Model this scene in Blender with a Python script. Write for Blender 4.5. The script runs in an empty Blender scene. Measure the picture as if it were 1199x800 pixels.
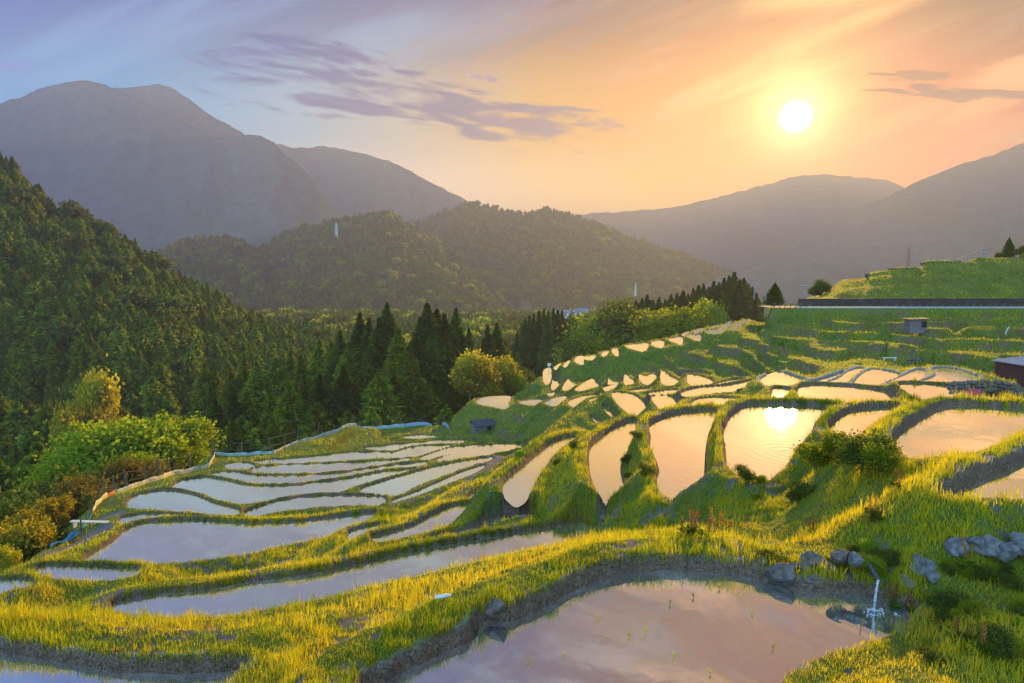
HAZE_DENS = 3.6e-4; HAZE_G = 0.33; HAZE_COL = (0.37, 0.40, 0.72, 1); SKY_NISHITA = 0.15; SKY_GAIN = 1.0; EXPOSURE = 1.6
import bpy, bmesh, math, random
import numpy as np
from mathutils import Vector, Matrix
random.seed(7); RNG = np.random.default_rng(7)
sc = bpy.context.scene
C = sc.collection
rad = math.radians

# ------------------------------------------------------------------ camera
FPX = 733.0; CXP = 599.5; CYP = 400.0; HOR = 315.0
PITCH = math.atan((CYP - HOR) / FPX)
cp, sp = math.cos(PITCH), math.sin(PITCH)
cam_d = bpy.data.cameras.new('camera'); cam = bpy.data.objects.new('camera', cam_d); C.objects.link(cam)
cam_d.sensor_width = 36.0; cam_d.lens = FPX / 1199.0 * 36.0
cam_d.clip_start = 0.1; cam_d.clip_end = 40000
cam.location = (0, 0, 0); cam.rotation_euler = (rad(90) - PITCH, 0, 0)
sc.camera = cam

def ray(px, py):
    cx = (px - CXP) / FPX; cy = (CYP - py) / FPX
    return (cx, cp + cy * sp, -sp + cy * cp)
def at_h(px, py, h):                      # photograph point -> ground point h metres below the eye
    d = ray(px, py); t = -h / d[2]
    return (d[0] * t, d[1] * t, -h)
def at_y(px, py, Y):                      # photograph point -> point Y metres ahead
    d = ray(px, py); t = Y / d[1]
    return (d[0] * t, Y, d[2] * t)

# ------------------------------------------------------------------ numpy noise
def _hash(ix, iy, seed):
    n = (ix.astype(np.int64) * 374761393 + iy.astype(np.int64) * 668265263 + seed * 1442695041) & 0xffffffff
    n = ((n ^ (n >> 13)) * 1274126177) & 0xffffffff
    n = n ^ (n >> 16)
    return (n & 0xffff).astype(np.float32) / 65535.0
def vnoise(x, y, seed=0):
    ix = np.floor(x); iy = np.floor(y); fx = (x - ix).astype(np.float32); fy = (y - iy).astype(np.float32)
    fx = fx * fx * (3 - 2 * fx); fy = fy * fy * (3 - 2 * fy)
    a = _hash(ix, iy, seed); b = _hash(ix + 1, iy, seed); c = _hash(ix, iy + 1, seed); d = _hash(ix + 1, iy + 1, seed)
    return (a + (b - a) * fx) * (1 - fy) + (c + (d - c) * fx) * fy
def fbm(x, y, oct=4, seed=0, gain=0.5):
    s = 0; a = 1.0; t = 0
    for o in range(oct):
        s = s + a * vnoise(x * 2 ** o + 17.3 * o, y * 2 ** o - 9.1 * o, seed + o); t += a; a *= gain
    return s / t                           # 0..1
def ridged(x, y, oct=4, seed=0):
    s = 0; a = 1.0; t = 0
    for o in range(oct):
        s = s + a * (1 - np.abs(2 * vnoise(x * 2 ** o + 5.7 * o, y * 2 ** o + 3.3 * o, seed + o) - 1)); t += a; a *= 0.5
    return s / t
def sstep(x, a, b):
    t = np.clip((x - a) / (b - a), 0, 1); return t * t * (3 - 2 * t)

# ------------------------------------------------------------------ object helpers
def link(o, parent=None):
    C.objects.link(o)
    if parent is not None: o.parent = parent
    return o
def tag(o, label=None, cat=None, group=None, kind=None):
    if label: o['label'] = label
    if cat: o['category'] = cat
    if group: o['group'] = group
    if kind: o['kind'] = kind
    return o
def empty(name, loc=(0, 0, 0), rz=0.0, scale=1.0):
    o = bpy.data.objects.new(name, None); C.objects.link(o)
    o.location = loc; o.rotation_euler = (0, 0, rz)
    o.scale = (scale,) * 3 if not isinstance(scale, tuple) else scale
    o.empty_display_size = 0.2
    return o
def np_mesh(name, verts, faces, smooth=True, attrs=None, mat=None):
    """verts (n,3); faces (m,k) of equal size k"""
    me = bpy.data.meshes.new(name)
    verts = np.ascontiguousarray(verts, dtype=np.float32); faces = np.ascontiguousarray(faces, dtype=np.int32)
    m, k = faces.shape
    me.vertices.add(len(verts)); me.vertices.foreach_set('co', verts.ravel())
    me.loops.add(m * k); me.loops.foreach_set('vertex_index', faces.ravel())
    me.polygons.add(m); me.polygons.foreach_set('loop_start', np.arange(0, m * k, k, dtype=np.int32))
    me.polygons.foreach_set('use_smooth', np.full(m, bool(smooth)))
    me.update(calc_edges=True)
    for an, av in (attrs or {}).items():
        av = np.asarray(av, dtype=np.float32)
        if av.ndim == 1:
            a = me.attributes.new(an, 'FLOAT', 'POINT'); a.data.foreach_set('value', av)
        else:
            a = me.attributes.new(an, 'FLOAT_VECTOR', 'POINT'); a.data.foreach_set('vector', av.ravel())
    if mat: me.materials.append(mat)
    return me
def np_obj(name, verts, faces, mat=None, parent=None, smooth=True, attrs=None):
    return link(bpy.data.objects.new(name, np_mesh(name, verts, faces, smooth, attrs, mat)), parent)
def bm_obj(name, bm, mat=None, parent=None, smooth=False):
    me = bpy.data.meshes.new(name); bm.to_mesh(me); bm.free()
    if mat: me.materials.append(mat)
    if smooth:
        me.polygons.foreach_set('use_smooth', [True] * len(me.polygons))
    return link(bpy.data.objects.new(name, me), parent)
def bm_box(bm, cx, cy, cz, sx, sy, sz, rot=None, jitter=0.0):
    r = bmesh.ops.create_cube(bm, size=1.0)
    M = Matrix.Translation((cx, cy, cz)) @ (rot or Matrix.Identity(4)) @ Matrix.Diagonal((sx, sy, sz, 1))
    bmesh.ops.transform(bm, matrix=M, verts=r['verts'])
    return r['verts']
def bm_tube(bm, p0, p1, r0, r1=None, seg=8):
    r1 = r0 if r1 is None else r1
    p0 = Vector(p0); p1 = Vector(p1); d = p1 - p0
    r = bmesh.ops.create_cone(bm, cap_ends=True, segments=seg, radius1=r0, radius2=r1, depth=d.length)
    M = Matrix.Translation((p0 + p1) / 2) @ d.to_track_quat('Z', 'Y').to_matrix().to_4x4()
    bmesh.ops.transform(bm, matrix=M, verts=r['verts'])
    return r['verts']

# ------------------------------------------------------------------ node expression helper
class NT:
    def __init__(s, tree): s.t = tree
    def node(s, ty, **kw):
        n = s.t.nodes.new(ty)
        for k, v in kw.items(): setattr(n, k, v)
        return n
    def link(s, a, b): s.t.links.new(a, b)
    def setin(s, sock, v):
        if isinstance(v, E): s.link(v.o, sock)
        elif hasattr(v, 'is_linked') or hasattr(v, 'links'): s.link(v, sock)
        elif isinstance(v, (tuple, list)) and len(v) == 3 and sock.type == 'RGBA': sock.default_value = (*v, 1)
        else: sock.default_value = v
    def m(s, op, *a, clamp=False):
        n = s.node('ShaderNodeMath', operation=op, use_clamp=clamp)
        for i, v in enumerate(a): s.setin(n.inputs[i], v)
        return E(s, n.outputs[0])
    def val(s, v): n = s.node('ShaderNodeValue'); n.outputs[0].default_value = v; return E(s, n.outputs[0])
    def xyz(s, v): n = s.node('ShaderNodeSeparateXYZ'); s.setin(n.inputs[0], v); return [E(s, o) for o in n.outputs]
    def comb(s, x, y, z=0.0):
        n = s.node('ShaderNodeCombineXYZ')
        for i, v in enumerate((x, y, z)): s.setin(n.inputs[i], v)
        return E(s, n.outputs[0])
    def noise(s, vec, scale=5, detail=4, rough=0.55, dist=0.0, color=False):
        n = s.node('ShaderNodeTexNoise'); s.setin(n.inputs['Vector'], vec)
        n.inputs['Scale'].default_value = scale; n.inputs['Detail'].default_value = detail
        n.inputs['Roughness'].default_value = rough; n.inputs['Distortion'].default_value = dist
        return E(s, n.outputs['Color' if color else 'Fac'])
    def ramp(s, fac, stops, interp='LINEAR'):
        n = s.node('ShaderNodeValToRGB'); s.setin(n.inputs[0], fac); cr = n.color_ramp; cr.interpolation = interp
        while len(cr.elements) < len(stops): cr.elements.new(0.5)
        for e, (p, c) in zip(cr.elements, stops):
            e.position = p; e.color = (*c, 1) if len(c) == 3 else c
        return E(s, n.outputs[0])
    def mix(s, f, a, b, mode='MIX'):
        n = s.node('ShaderNodeMix', data_type='RGBA', blend_type=mode)
        s.setin(n.inputs[0], f); s.setin(n.inputs[6], a); s.setin(n.inputs[7], b)
        return E(s, n.outputs[2])
    def smooth(s, x, a, b):
        n = s.node('ShaderNodeMapRange', interpolation_type='SMOOTHSTEP'); s.setin(n.inputs[0], x)
        n.inputs[1].default_value = a; n.inputs[2].default_value = b
        return E(s, n.outputs[0])
    def attr(s, name, out='Fac'):
        n = s.node('ShaderNodeAttribute', attribute_name=name); return E(s, n.outputs[out])
    def bump(s, h, strength=0.5, dist=0.05):
        n = s.node('ShaderNodeBump'); n.inputs['Strength'].default_value = strength; n.inputs['Distance'].default_value = dist
        s.setin(n.inputs['Height'], h); return n.outputs[0]
class E:
    def __init__(s, nt, o): s.nt = nt; s.o = o
    def __add__(s, b): return s.nt.m('ADD', s, b)
    def __radd__(s, b): return s.nt.m('ADD', b, s)
    def __sub__(s, b): return s.nt.m('SUBTRACT', s, b)
    def __rsub__(s, b): return s.nt.m('SUBTRACT', b, s)
    def __mul__(s, b): return s.nt.m('MULTIPLY', s, b)
    def __rmul__(s, b): return s.nt.m('MULTIPLY', b, s)
    def __truediv__(s, b): return s.nt.m('DIVIDE', s, b)
    def __neg__(s): return s.nt.m('MULTIPLY', s, -1.0)

def srgb(r, g, b):
    f = lambda c: (c / 255 / 12.92) if c / 255 <= 0.04045 else ((c / 255 + 0.055) / 1.055) ** 2.4
    return (f(r), f(g), f(b))
def new_mat(name):
    m = bpy.data.materials.new(name); m.use_nodes = True; m.node_tree.nodes.clear()
    nt = NT(m.node_tree); out = nt.node('ShaderNodeOutputMaterial'); return m, nt, out
def simple_mat(name, col, rough=0.8, noise=0.25, nscale=8.0, metallic=0.0, bump=0.0, spec=0.3):
    m, nt, out = new_mat(name)
    geo = nt.node('ShaderNodeTexCoord'); n = nt.noise(geo.outputs['Object'], nscale, 5)
    lo = tuple(c * (1 - noise) for c in col); hi = tuple(min(1, c * (1 + noise)) for c in col)
    colr = nt.ramp(n, [(0.3, lo), (0.7, hi)])
    b = nt.node('ShaderNodeBsdfPrincipled'); nt.setin(b.inputs['Base Color'], colr)
    b.inputs['Roughness'].default_value = rough; b.inputs['Metallic'].default_value = metallic
    b.inputs['Specular IOR Level'].default_value = spec
    if bump: nt.link(nt.bump(n, bump, 0.05), b.inputs['Normal'])
    nt.link(b.outputs[0], out.inputs[0]); return m
def leaf_mat(name, cols, trans=0.45, attr='var', tint=(1.3, 1.25, 0.5), objvar=0.25):
    """foliage: per-leaf colour from the attribute, part of the light passes through"""
    m, nt, out = new_mat(name)
    v = nt.attr(attr)
    col = nt.ramp(v, [(i / (len(cols) - 1), c) for i, c in enumerate(cols)])
    oi = nt.node('ShaderNodeObjectInfo'); r = E(nt, oi.outputs['Random'])
    hsv = nt.node('ShaderNodeHueSaturation'); nt.setin(hsv.inputs['Color'], col)
    nt.setin(hsv.inputs['Value'], (1 - objvar) + r * (2 * objvar)); nt.setin(hsv.inputs['Hue'], 0.485 + r * 0.03)
    d = nt.node('ShaderNodeBsdfDiffuse'); nt.link(hsv.outputs[0], d.inputs[0])
    t = nt.node('ShaderNodeBsdfTranslucent'); nt.setin(t.inputs[0], nt.mix(1.0, hsv.outputs[0], tint, 'MULTIPLY'))
    mx = nt.node('ShaderNodeMixShader'); mx.inputs[0].default_value = trans
    nt.link(d.outputs[0], mx.inputs[1]); nt.link(t.outputs[0], mx.inputs[2])
    nt.link(mx.outputs[0], out.inputs[0]); return m
# ------------------------------------------------------------------ paddies: outline as seen, level below the eye (h), bund height/width
def Zf(l, ox, oy, s): return [(ox + x / s, oy + y / s) for x, y in l]
S3 = 2.9975
R1 = lambda l: Zf(l, 0, 400, S3)
R3 = lambda l: Zf(l, 300, 480, S3)
R6 = lambda l: Zf(l, 560, 440, 3.526)
R7 = lambda l: Zf(l, 860, 420, 3.537)
R8 = lambda l: Zf(l, 620, 350, 4.282)
PX = lambda l: list(l)
# (outline, h, bund height, bund width, mud edge, label or None)
PADS = [
 (PX([(569,734),(598,730),(624,721),(653,705),(690,686),(727,675),(764,670),(808,669),(851,671.5),(881,677),(925,690),(965,694),(1009,699),(1050,712),(1062,726),(1038,748),(1013,758),(965,774),(925,790),(905,806),(880,850),(700,900),(450,870),(430,820),(455,800),(488,783),(525,765),(558,750)]), 6.0, .34, .95, .34, 'large flooded paddy nearest the viewer with a water spout falling into it'),
 (PX([(-90,764),(0,768),(50,775),(100,783),(150,790),(200,792),(250,790),(283,788),(270,797),(255,812),(200,850),(-90,850)]), 7.0, .34, .95, .34, 'strip of flooded paddy cut by the bottom left corner of the photo'),
 (PX([(133,708),(180,697),(234,692),(300,681),(360,673),(410,663),(473,648),(533,637),(617,622),(667,614),(684,613),(697,622),(700,635),(650,650),(600,664),(550,681),(500,692),(450,700),(400,708),(350,716),(250,720),(160,720)]), 13.0, .3, .6, .4, 'long narrow flooded paddy just below the yellow grass bund of the nearest paddy'),
 (R1([(300,765),(400,700),(455,655),(530,635),(700,630),(850,638),(1000,636),(1150,622),(1310,602),(1270,632),(1180,665),(1130,682),(1000,705),(850,737),(700,758),(550,770),(400,772)]), 18.5, .25, .5, .4, 'wide pale paddy beside the blue tarpaulin on the left'),
 (R1([(130,803),(165,788),(320,790),(400,795),(485,800),(440,820),(350,828),(200,825),(120,815)]), 17.3, .2, .4, .3, None),
 (R1([(-90,845),(0,840),(50,835),(110,842),(40,860),(-90,890)]), 16.6, .2, .4, .3, None),
 (R1([(450,575),(470,545),(530,527),(600,525),(680,540),(740,565),(800,580),(835,592),(820,600),(700,597),(560,585),(480,580)]), 21.0, .22, .4, .4, None),
 (R1([(425,622),(470,610),(560,606),(660,610),(700,615),(560,624),(440,632)]), 20.0, .18, .3, .3, None),
 (R1([(610,505),(650,485),(720,477),(800,490),(870,505),(999,508),(1099,498),(1229,480),(1349,457),(1459,449),(1369,470),(1279,490),(1209,515),(1099,530),(979,550),(880,562),(820,568),(740,555),(680,530),(620,515)]), 22.3, .22, .4, .4, 'widest pale paddy in the middle of the lower left fan'),
 (R1([(860,600),(960,565),(1049,548),(1149,542),(1249,542),(1344,548),(1329,565),(1199,568),(1049,578),(900,602)]), 21.3, .22, .4, .4, None),
 (R1([(745,463),(820,458),(899,470),(1049,470),(1199,460),(1319,443),(1420,430),(1500,425),(1349,450),(1249,473),(1099,490),(950,500),(880,497),(800,480)]), 23.3, .2, .35, .35, None),
 (R1([(888,455),(920,438),(1099,430),(1229,425),(1359,418),(1439,410),(1349,430),(1249,445),(1099,458),(960,466)]), 24.2, .18, .3, .35, None),
 (R1([(800,430),(850,425),(888,432),(885,445),(800,442)]), 24.6, .15, .3, .3, None),
 (R1([(905,418),(1000,412),(1099,405),(1199,392),(1299,388),(1369,390),(1329,408),(1199,420),(1000,430),(910,425)]), 25.0, .18, .3, .35, None),
 (R3([(450,170),(500,145),(560,130),(680,125),(630,145),(550,165)]), 24.8, .15, .3, .35, None),
 (R3([(575,170),(640,145),(700,130),(800,125),(700,155),(620,172)]), 24.4, .15, .3, .35, None),
 (R3([(640,172),(700,150),(780,130),(860,120),(970,122),(900,135),(820,152),(720,170),(650,178)]), 23.8, .15, .3, .35, None),
 (R3([(375,135),(440,127),(530,118),(640,108),(740,105),(680,118),(560,130),(450,140)]), 25.8, .15, .3, .35, None),
 (R3([(370,278),(450,250),(560,218),(650,195),(760,175),(830,168),(720,205),(640,232),(560,262),(490,295),(400,290)]), 21.5, .2, .4, .35, 'long pale paddy slanting up to the muddy path in the lower fan'),
 (R3([(480,318),(560,290),(640,255),(720,220),(800,195),(760,220),(680,250),(590,285),(520,308)]), 20.3, .15, .3, .3, None),
 (R3([(580,205),(660,185),(740,178),(700,190),(600,208)]), 23.2, .15, .3, .3, None),
 (R3([(518,93),(600,88),(640,95),(560,100)]), 27.0, .12, .3, .3, None),
 (R3([(740,318),(770,290),(800,272),(795,290),(765,325)]), 15.6, .2, .3, .3, None),
 (R3([(838,222),(850,203),(880,193),(860,215)]), 18.0, .2, .3, .3, None),
 (R3([(415,445),(480,430),(560,405),(620,370),(690,338),(740,333),(755,345),(735,372),(680,395),(600,415),(500,440),(430,452)]), 15.2, .24, .4, .35, None),
 (R3([(580,468),(660,440),(760,415),(800,392),(870,378),(940,372),(968,385),(950,398),(860,408),(760,430),(680,450),(600,470)]), 14.1, .24, .4, .35, None),
 (R3([(340,427),(400,410),(430,405),(400,430),(330,447)]), 16.6, .2, .3, .3, None),
 # right hand bank of paddies
 (R6([(105,470),(120,430),(180,380),(250,320),(300,280),(350,258),(410,248),(370,275),(320,315),(275,370),(240,420),(210,480),(190,508),(150,518),(115,497)]), 13.0, .3, .9, .5, 'leftmost of the curved upright paddies, narrow, with a clay rim'),
 (R6([(465,310),(480,285),(540,235),(600,200),(645,188),(640,230),(620,290),(590,340),(580,390),(590,440),(598,470),(590,502),(530,512),(490,460),(468,400),(463,350)]), 11.5, .3, .9, .5, 'tall bottle shaped paddy between two mossy banks'),
 (R6([(715,205),(780,170),(850,152),(985,145),(960,200),(940,250),(930,320),(925,400),(915,480),(900,503),(850,503),(790,490),(755,465),(745,430),(755,390),(740,340),(715,290),(718,250)]), 9.8, .32, .9, .5, 'tall rippled paddy with a glint of sunset near its right edge'),
 (PX([(853.5,496.7),(860.6,485),(877,475),(902,474),(939,474.6),(976,478),(964.6,489),(957.5,502),(949,516),(928,536),(902,557),(880,556),(860.6,550),(853.5,542),(852,525),(849,508)]), 8.2, .32, .9, .5, 'broad peach coloured paddy with fine ripples in its lower half'),
 (R7([(408,290),(440,250),(490,220),(560,205),(670,203),(620,235),(600,280),(560,327),(500,325),(430,312)]), 6.8, .3, .7, .45, 'small paddy between two broad peach coloured paddies'),
 (R7([(678,350),(700,315),(760,265),(830,225),(900,197),(1000,195),(1199,207),(1440,215),(1440,285),(1199,312),(1150,322),(1080,352),(1000,377),(900,388),(800,393),(730,390)]), 5.6, .3, .7, .5, 'wide peach coloured paddy with a thick grey mud bank at the right edge of the photo'),
 (R7([(880,600),(890,585),(960,560),(1050,510),(1199,450),(1400,380),(1500,660),(1199,627),(1050,617),(960,617),(890,610)]), 4.6, .3, .6, .4, 'pale paddy wedge cut by the right edge above the stone wall'),
 (R7([(290,113),(450,113),(600,130),(645,145),(660,160),(650,178),(500,182),(292,165)]), 9.2, .22, .6, .4, 'bright oblong paddy behind the broad peach coloured paddy'),
 (R7([(170,123),(220,128),(245,150),(240,165),(165,163)]), 9.9, .22, .5, .35, None),
 (PX([(800,459),(818,454),(853,451),(884,445),(891,445),(905,452),(885,454),(860,457),(840,458),(816,462),(801,462)]), 12.2, .2, .4, .35, None),
 (R7([(688,108),(760,104),(870,112),(960,135),(1130,165),(1020,172),(935,172),(860,184),(800,174),(740,150)]), 8.7, .2, .5, .3, 'dark reedy paddy in front of the grey stone wall and pink azalea'),
 (R7([(110,88),(180,55),(250,75),(290,95),(160,108)]), 10.6, .2, .4, .3, None),
 (R7([(300,100),(340,92),(400,75),(450,58),(400,85),(340,105)]), 10.2, .2, .4, .3, None),
 (R7([(360,102),(430,85),(480,52),(530,40),(480,80),(450,98)]), 10.0, .2, .4, .3, None),
 (R7([(500,102),(560,48),(640,52),(680,70),(620,100),(560,106)]), 9.8, .25, .4, .3, None),
 (R7([(640,103),(705,72),(770,45),(785,68),(740,97)]), 9.6, .25, .4, .3, None),
 (R7([(775,98),(838,72),(830,42),(900,40),(980,65),(1000,80),(930,92),(850,98)]), 9.5, .25, .4, .3, None),
 (R6([(0,100),(40,87),(130,85),(125,110),(118,133),(40,120),(0,112)]), 22, .25, .8, .35, 'rounded pale paddy on the corner above the small dark roofed hut'),
 (R6([(180,105),(270,93),(265,105),(240,117),(185,112)]), 20.5, .22, .6, .35, None),
 (R6([(280,110),(320,90),(400,77),(350,100),(320,122),(285,115)]), 19.2, .22, .6, .35, None),
 (R6([(375,108),(430,85),(510,75),(450,95),(437,112),(435,135),(390,125)]), 17.8, .22, .6, .35, None),
 (R6([(460,100),(520,85),(540,82),(540,120),(500,113)]), 16.2, .22, .6, .35, None),
 (R6([(555,72),(600,70),(650,85),(692,125),(690,158),(640,162),(600,135),(570,105)]), 14.2, .25, .8, .4, 'leaf shaped paddy in the middle of the central steps'),
 (R6([(720,88),(770,82),(800,90),(822,120),(760,132),(735,115)]), 12.8, .22, .6, .35, None),
 (R6([(885,115),(920,95),(1000,90),(1085,98),(1010,118),(950,118),(880,122)]), 11.2, .2, .5, .35, None),
 (R6([(300,69),(420,60),(490,60),(420,72),(300,79)]), 20, .15, .4, .3, None),
 (R6([(515,130),(535,125),(560,165),(570,178),(545,165)]), 14.9, .2, .4, .3, None),
 (R6([(467,170),(480,170),(500,195),(490,195)]), 15.6, .2, .4, .3, None),
 (R6([(705,72),(780,60),(900,52),(1060,15),(1090,25),(950,52),(850,68),(760,78)]), 13.0, .18, .4, .3, 'long curved strip of water crossing the centre of the terraces'),
 (R6([(600,65),(700,50),(770,45),(680,60)]), 15.2, .15, .4, .3, None),
 (R6([(515,52),(570,35),(600,42),(550,55)]), 17, .15, .4, .3, None),
 (R8([(110,450),(125,390),(145,390),(150,410),(175,415),(160,440)]), 20, .2, .5, .3, None),
 (R8([(165,450),(195,402),(215,405),(250,435),(200,450)]), 19, .2, .5, .3, None),
 (R8([(230,452),(310,402),(330,420),(362,432),(290,452)]), 18, .2, .5, .3, None),
 (R8([(395,418),(400,382),(430,400),(455,415),(400,422)]), 17, .2, .5, .3, None),
 (R8([(475,420),(480,375),(500,395),(525,415),(500,422)]), 16, .2, .5, .3, None),
 (R8([(550,380),(590,385),(620,375),(640,395),(640,415),(590,423),(560,412)]), 15, .2, .5, .3, None),
 (R8([(660,410),(665,360),(700,385),(740,405),(765,425),(690,430)]), 14.2, .2, .5, .3, None),
 (R8([(795,385),(820,380),(900,400),(915,425),(860,432),(800,425)]), 13.2, .2, .5, .3, None),
 (R8([(375,445),(470,430),(450,442),(380,455)]), 17.5, .15, .4, .3, None),
 (R8([(495,445),(520,430),(570,432),(540,445)]), 16.3, .15, .4, .3, None),
 (R8([(68,380),(75,355),(105,348),(108,400),(95,425),(75,420)]), 20, .2, .5, .3, None),
 (R8([(122,345),(155,323),(158,333),(140,348)]), 18.9, .2, .5, .3, None),
 (R8([(170,335),(195,310),(203,318),(190,337)]), 18.2, .2, .5, .3, None),
 (R8([(228,312),(240,290),(270,288),(278,320),(255,325)]), 17.2, .2, .5, .3, None),
 (R8([(270,294),(300,285),(335,285),(325,300),(290,300)]), 16.5, .2, .5, .3, None),
 (R8([(363,277),(375,265),(400,262),(395,280),(370,285)]), 15.6, .2, .5, .3, None),
 (R8([(415,265),(420,250),(440,248),(447,280),(430,280)]), 14.9, .2, .5, .3, None),
 (R8([(480,235),(540,225),(595,222),(585,255),(540,255)]), 13.8, .2, .5, .3, 'bright paddy on the ridge below the round yellow green tree'),
 (R8([(612,225),(625,212),(672,208),(668,240),(625,235)]), 13.2, .2, .5, .3, None),
 (R8([(700,205),(735,192),(765,190),(765,228),(735,218)]), 12.6, .2, .5, .3, None),
 (R8([(765,177),(790,165),(808,166),(780,184)]), 12.4, .2, .5, .3, None),
 (R8([(795,185),(850,175),(857,205),(820,200)]), 11.8, .2, .5, .3, None),
 (R8([(828,167),(840,152),(872,147),(865,158),(835,172)]), 11.7, .2, .5, .3, None),
 (R8([(885,158),(950,150),(990,118),(1028,108),(1030,125),(1000,145),(970,168),(900,168)]), 10.8, .2, .5, .3, 'brightest paddy at the far top of the ridge beside the evergreens'),
 (R8([(1015,150),(1050,122),(1085,103),(1080,118),(1040,147),(1020,154)]), 9.9, .2, .5, .3, None),
 (R8([(910,140),(945,130),(940,140),(915,145)]), 11.2, .2, .5, .3, None),
]
def unproj(poly, h): return np.array([at_h(x, y, h)[:2] for x, y in poly])
def smooth_closed(P, n):
    P = np.asarray(P); m = len(P); out = []
    for i in range(m):
        p0, p1, p2, p3 = P[i - 1], P[i], P[(i + 1) % m], P[(i + 2) % m]
        for k in range(n):
            t = k / n
            out.append(0.5 * ((2 * p1) + (p2 - p0) * t + (2 * p0 - 5 * p1 + 4 * p2 - p3) * t * t + (3 * p1 - p0 - 3 * p2 + p3) * t ** 3))
    return np.array(out)
POND = []
fanh = lambda h: h if h < 18.5 else 18.5 + (h - 18.5) * .85
for k_, (out, h, bh, bw, mu, lab) in enumerate(PADS):
    if k_ < 27: h = fanh(h)
    if 27 <= k_ <= 32: mu, bh = .30, .26
    if k_ > 39: bh = .12
    if k_ < 2: mu, bh = .24, .26
    if k_ == 2: mu, bh = .25, .24
    sm = smooth_closed(out, 4)
    # far outlines end in the rim's own thickness: shift only in level, never in view
    w = unproj(sm, h)
    a = np.sum(w[:, 0] * np.roll(w[:, 1], -1) - np.roll(w[:, 0], -1) * w[:, 1])
    if a < 0: w = w[::-1]; sm = sm[::-1]
    # the near shore is hidden behind its own grassy lip: carry it that much closer
    tt_ = np.roll(w, -1, 0) - np.roll(w, 1, 0); nn_ = np.stack([tt_[:, 1], -tt_[:, 0]], -1); nn_ /= np.linalg.norm(nn_, axis=1)[:, None] + 1e-9
    rw = np.hypot(w[:, 0], w[:, 1]); wn = np.clip(-(nn_ * w).sum(1) / rw, 0, 1) ** .7
    lip = bh + .75 * np.clip(.0022 * rw, .10, .26)
    w2 = unproj(sm, h - lip.mean()) if h > 5 else w
    if k_ > 1: w = w * (1 - wn[:, None]) + w2 * wn[:, None]
    POND.append(dict(P=w, z=-h, bh=bh, bw=bw, mu=mu * (.62 if h > 12.9 else .8), lab=lab, c=np.mean(np.array(out), 0)))
# the terraces that lie above the road on the right hilltop
def poly_sdf(px, py, P):
    """signed distance (negative inside) of points to polygon P"""
    d2 = np.full(px.shape, 1e18, dtype=np.float64); ins = np.zeros(px.shape, bool)
    A = P; B = np.roll(P, -1, 0)
    for (ax, ay), (bx, by) in zip(A, B):
        ex, ey = bx - ax, by - ay; wx, wy = px - ax, py - ay
        t = np.clip((wx * ex + wy * ey) / (ex * ex + ey * ey + 1e-12), 0, 1)
        d2 = np.minimum(d2, (wx - ex * t) ** 2 + (wy - ey * t) ** 2)
        c = ((ay > py) != (by > py))
        if abs(ey) > 1e-12: ins ^= c & (px < ex * (py - ay) / ey + ax)
    d = np.sqrt(d2); return np.where(ins, -d, d)
def line_dist(px, py, L):
    d2 = np.full(px.shape, 1e18)
    for (ax, ay), (bx, by) in zip(L[:-1], L[1:]):
        ex, ey = bx - ax, by - ay; wx, wy = px - ax, py - ay
        t = np.clip((wx * ex + wy * ey) / (ex * ex + ey * ey + 1e-12), 0, 1)
        d2 = np.minimum(d2, (wx - ex * t) ** 2 + (wy - ey * t) ** 2)
    return np.sqrt(d2)

# control points (photo x, y, metres below the eye)
CTRL = [(1000,645,5.35),(940,648,5.6),(900,650,5.75),(1060,640,5.0),(1100,640,4.9),(1199,640,4.6),(1300,640,4.5),(1060,600,4.75),(1000,600,5.1),(950,600,5.7),
 (905,600,6.6),(880,615,7.4),(860,600,9.6),(830,600,10.6),(780,600,11.4),(740,600,12.2),(1000,545,5.9),(950,560,6.8),(1000,570,5.5),(1050,570,5.0),(940,530,7.2),
 (1100,760,4.9),(1199,705,4.75),(1199,790,3.6),(1050,795,5.0),(1150,725,5.0),(1100,705,5.5),(1150,680,5.2),(1300,760,3.4),(1300,690,4.3),(980,800,5.5),(1199,900,2.7),(1050,900,3.8),
 (950,900,4.6),(60,600,26),(20,650,22.5),(100,540,29),(0,600,28),(-60,640,24),(-100,700,16),(30,560,31),(200,520,30),(60,520,34),(-100,560,33),
 (440,500,26.6),(350,515,26),(300,528,25.4),(480,498,26.7),(520,500,26.7),(560,505,25.2),(600,505,24.8),(560,520,24.6),(580,535,22),(600,520,21.8),(620,500,21.8),(580,490,24.2),(545,500,25.8),
 (640,487,19.8),(620,487,21.5),(520,470,26),(540,480,25),(500,480,27),(500,495,27.5),(600,487,23.5),(560,488,24.8),
 (600,455,22.3),(620,445,21.4),(600,440,26),(620,430,25),(580,455,24),(545,462,25.5),
 (885,368,7.8),(870,372,8.9),(750,425,13.6),(800,420,12.5),(850,415,11.3),(850,397,10.2),(880,385,8.8),(800,405,11.7),(700,430,15.2),(830,402,11),(900,425,11.0),(900,400,9.6),
 (660,425,18.4),(760,440,13.9),(560,600,16.2),(860,430,12.2)]
for px in range(915, 1400, 30):
    for py, h in ((366, 6.75), (380, 7.6), (395, 8.5), (410, 9.3), (424, 9.9)): CTRL.append((px, py, h + (0.35 if (px // 30) % 2 else -0.2)))
CW = np.array([at_h(*c) for c in CTRL] + [(0, 1, -1.75), (-2, 3.5, -4.4), (2.5, 3, -2.9), (5, 4, -2.9), (-5, 5, -5.5), (-10, 7, -7), (-16, 11, -9), (-30, 20, -16), (12, 6, -3.2), (25, 12, -3.2), (40, 25, -4.5),
     (0, -8, -1.0), (-20, -10, -3), (20, -10, 0), (-60, 10, -25), (60, 20, -3), (80, 50, -7)])
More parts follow.
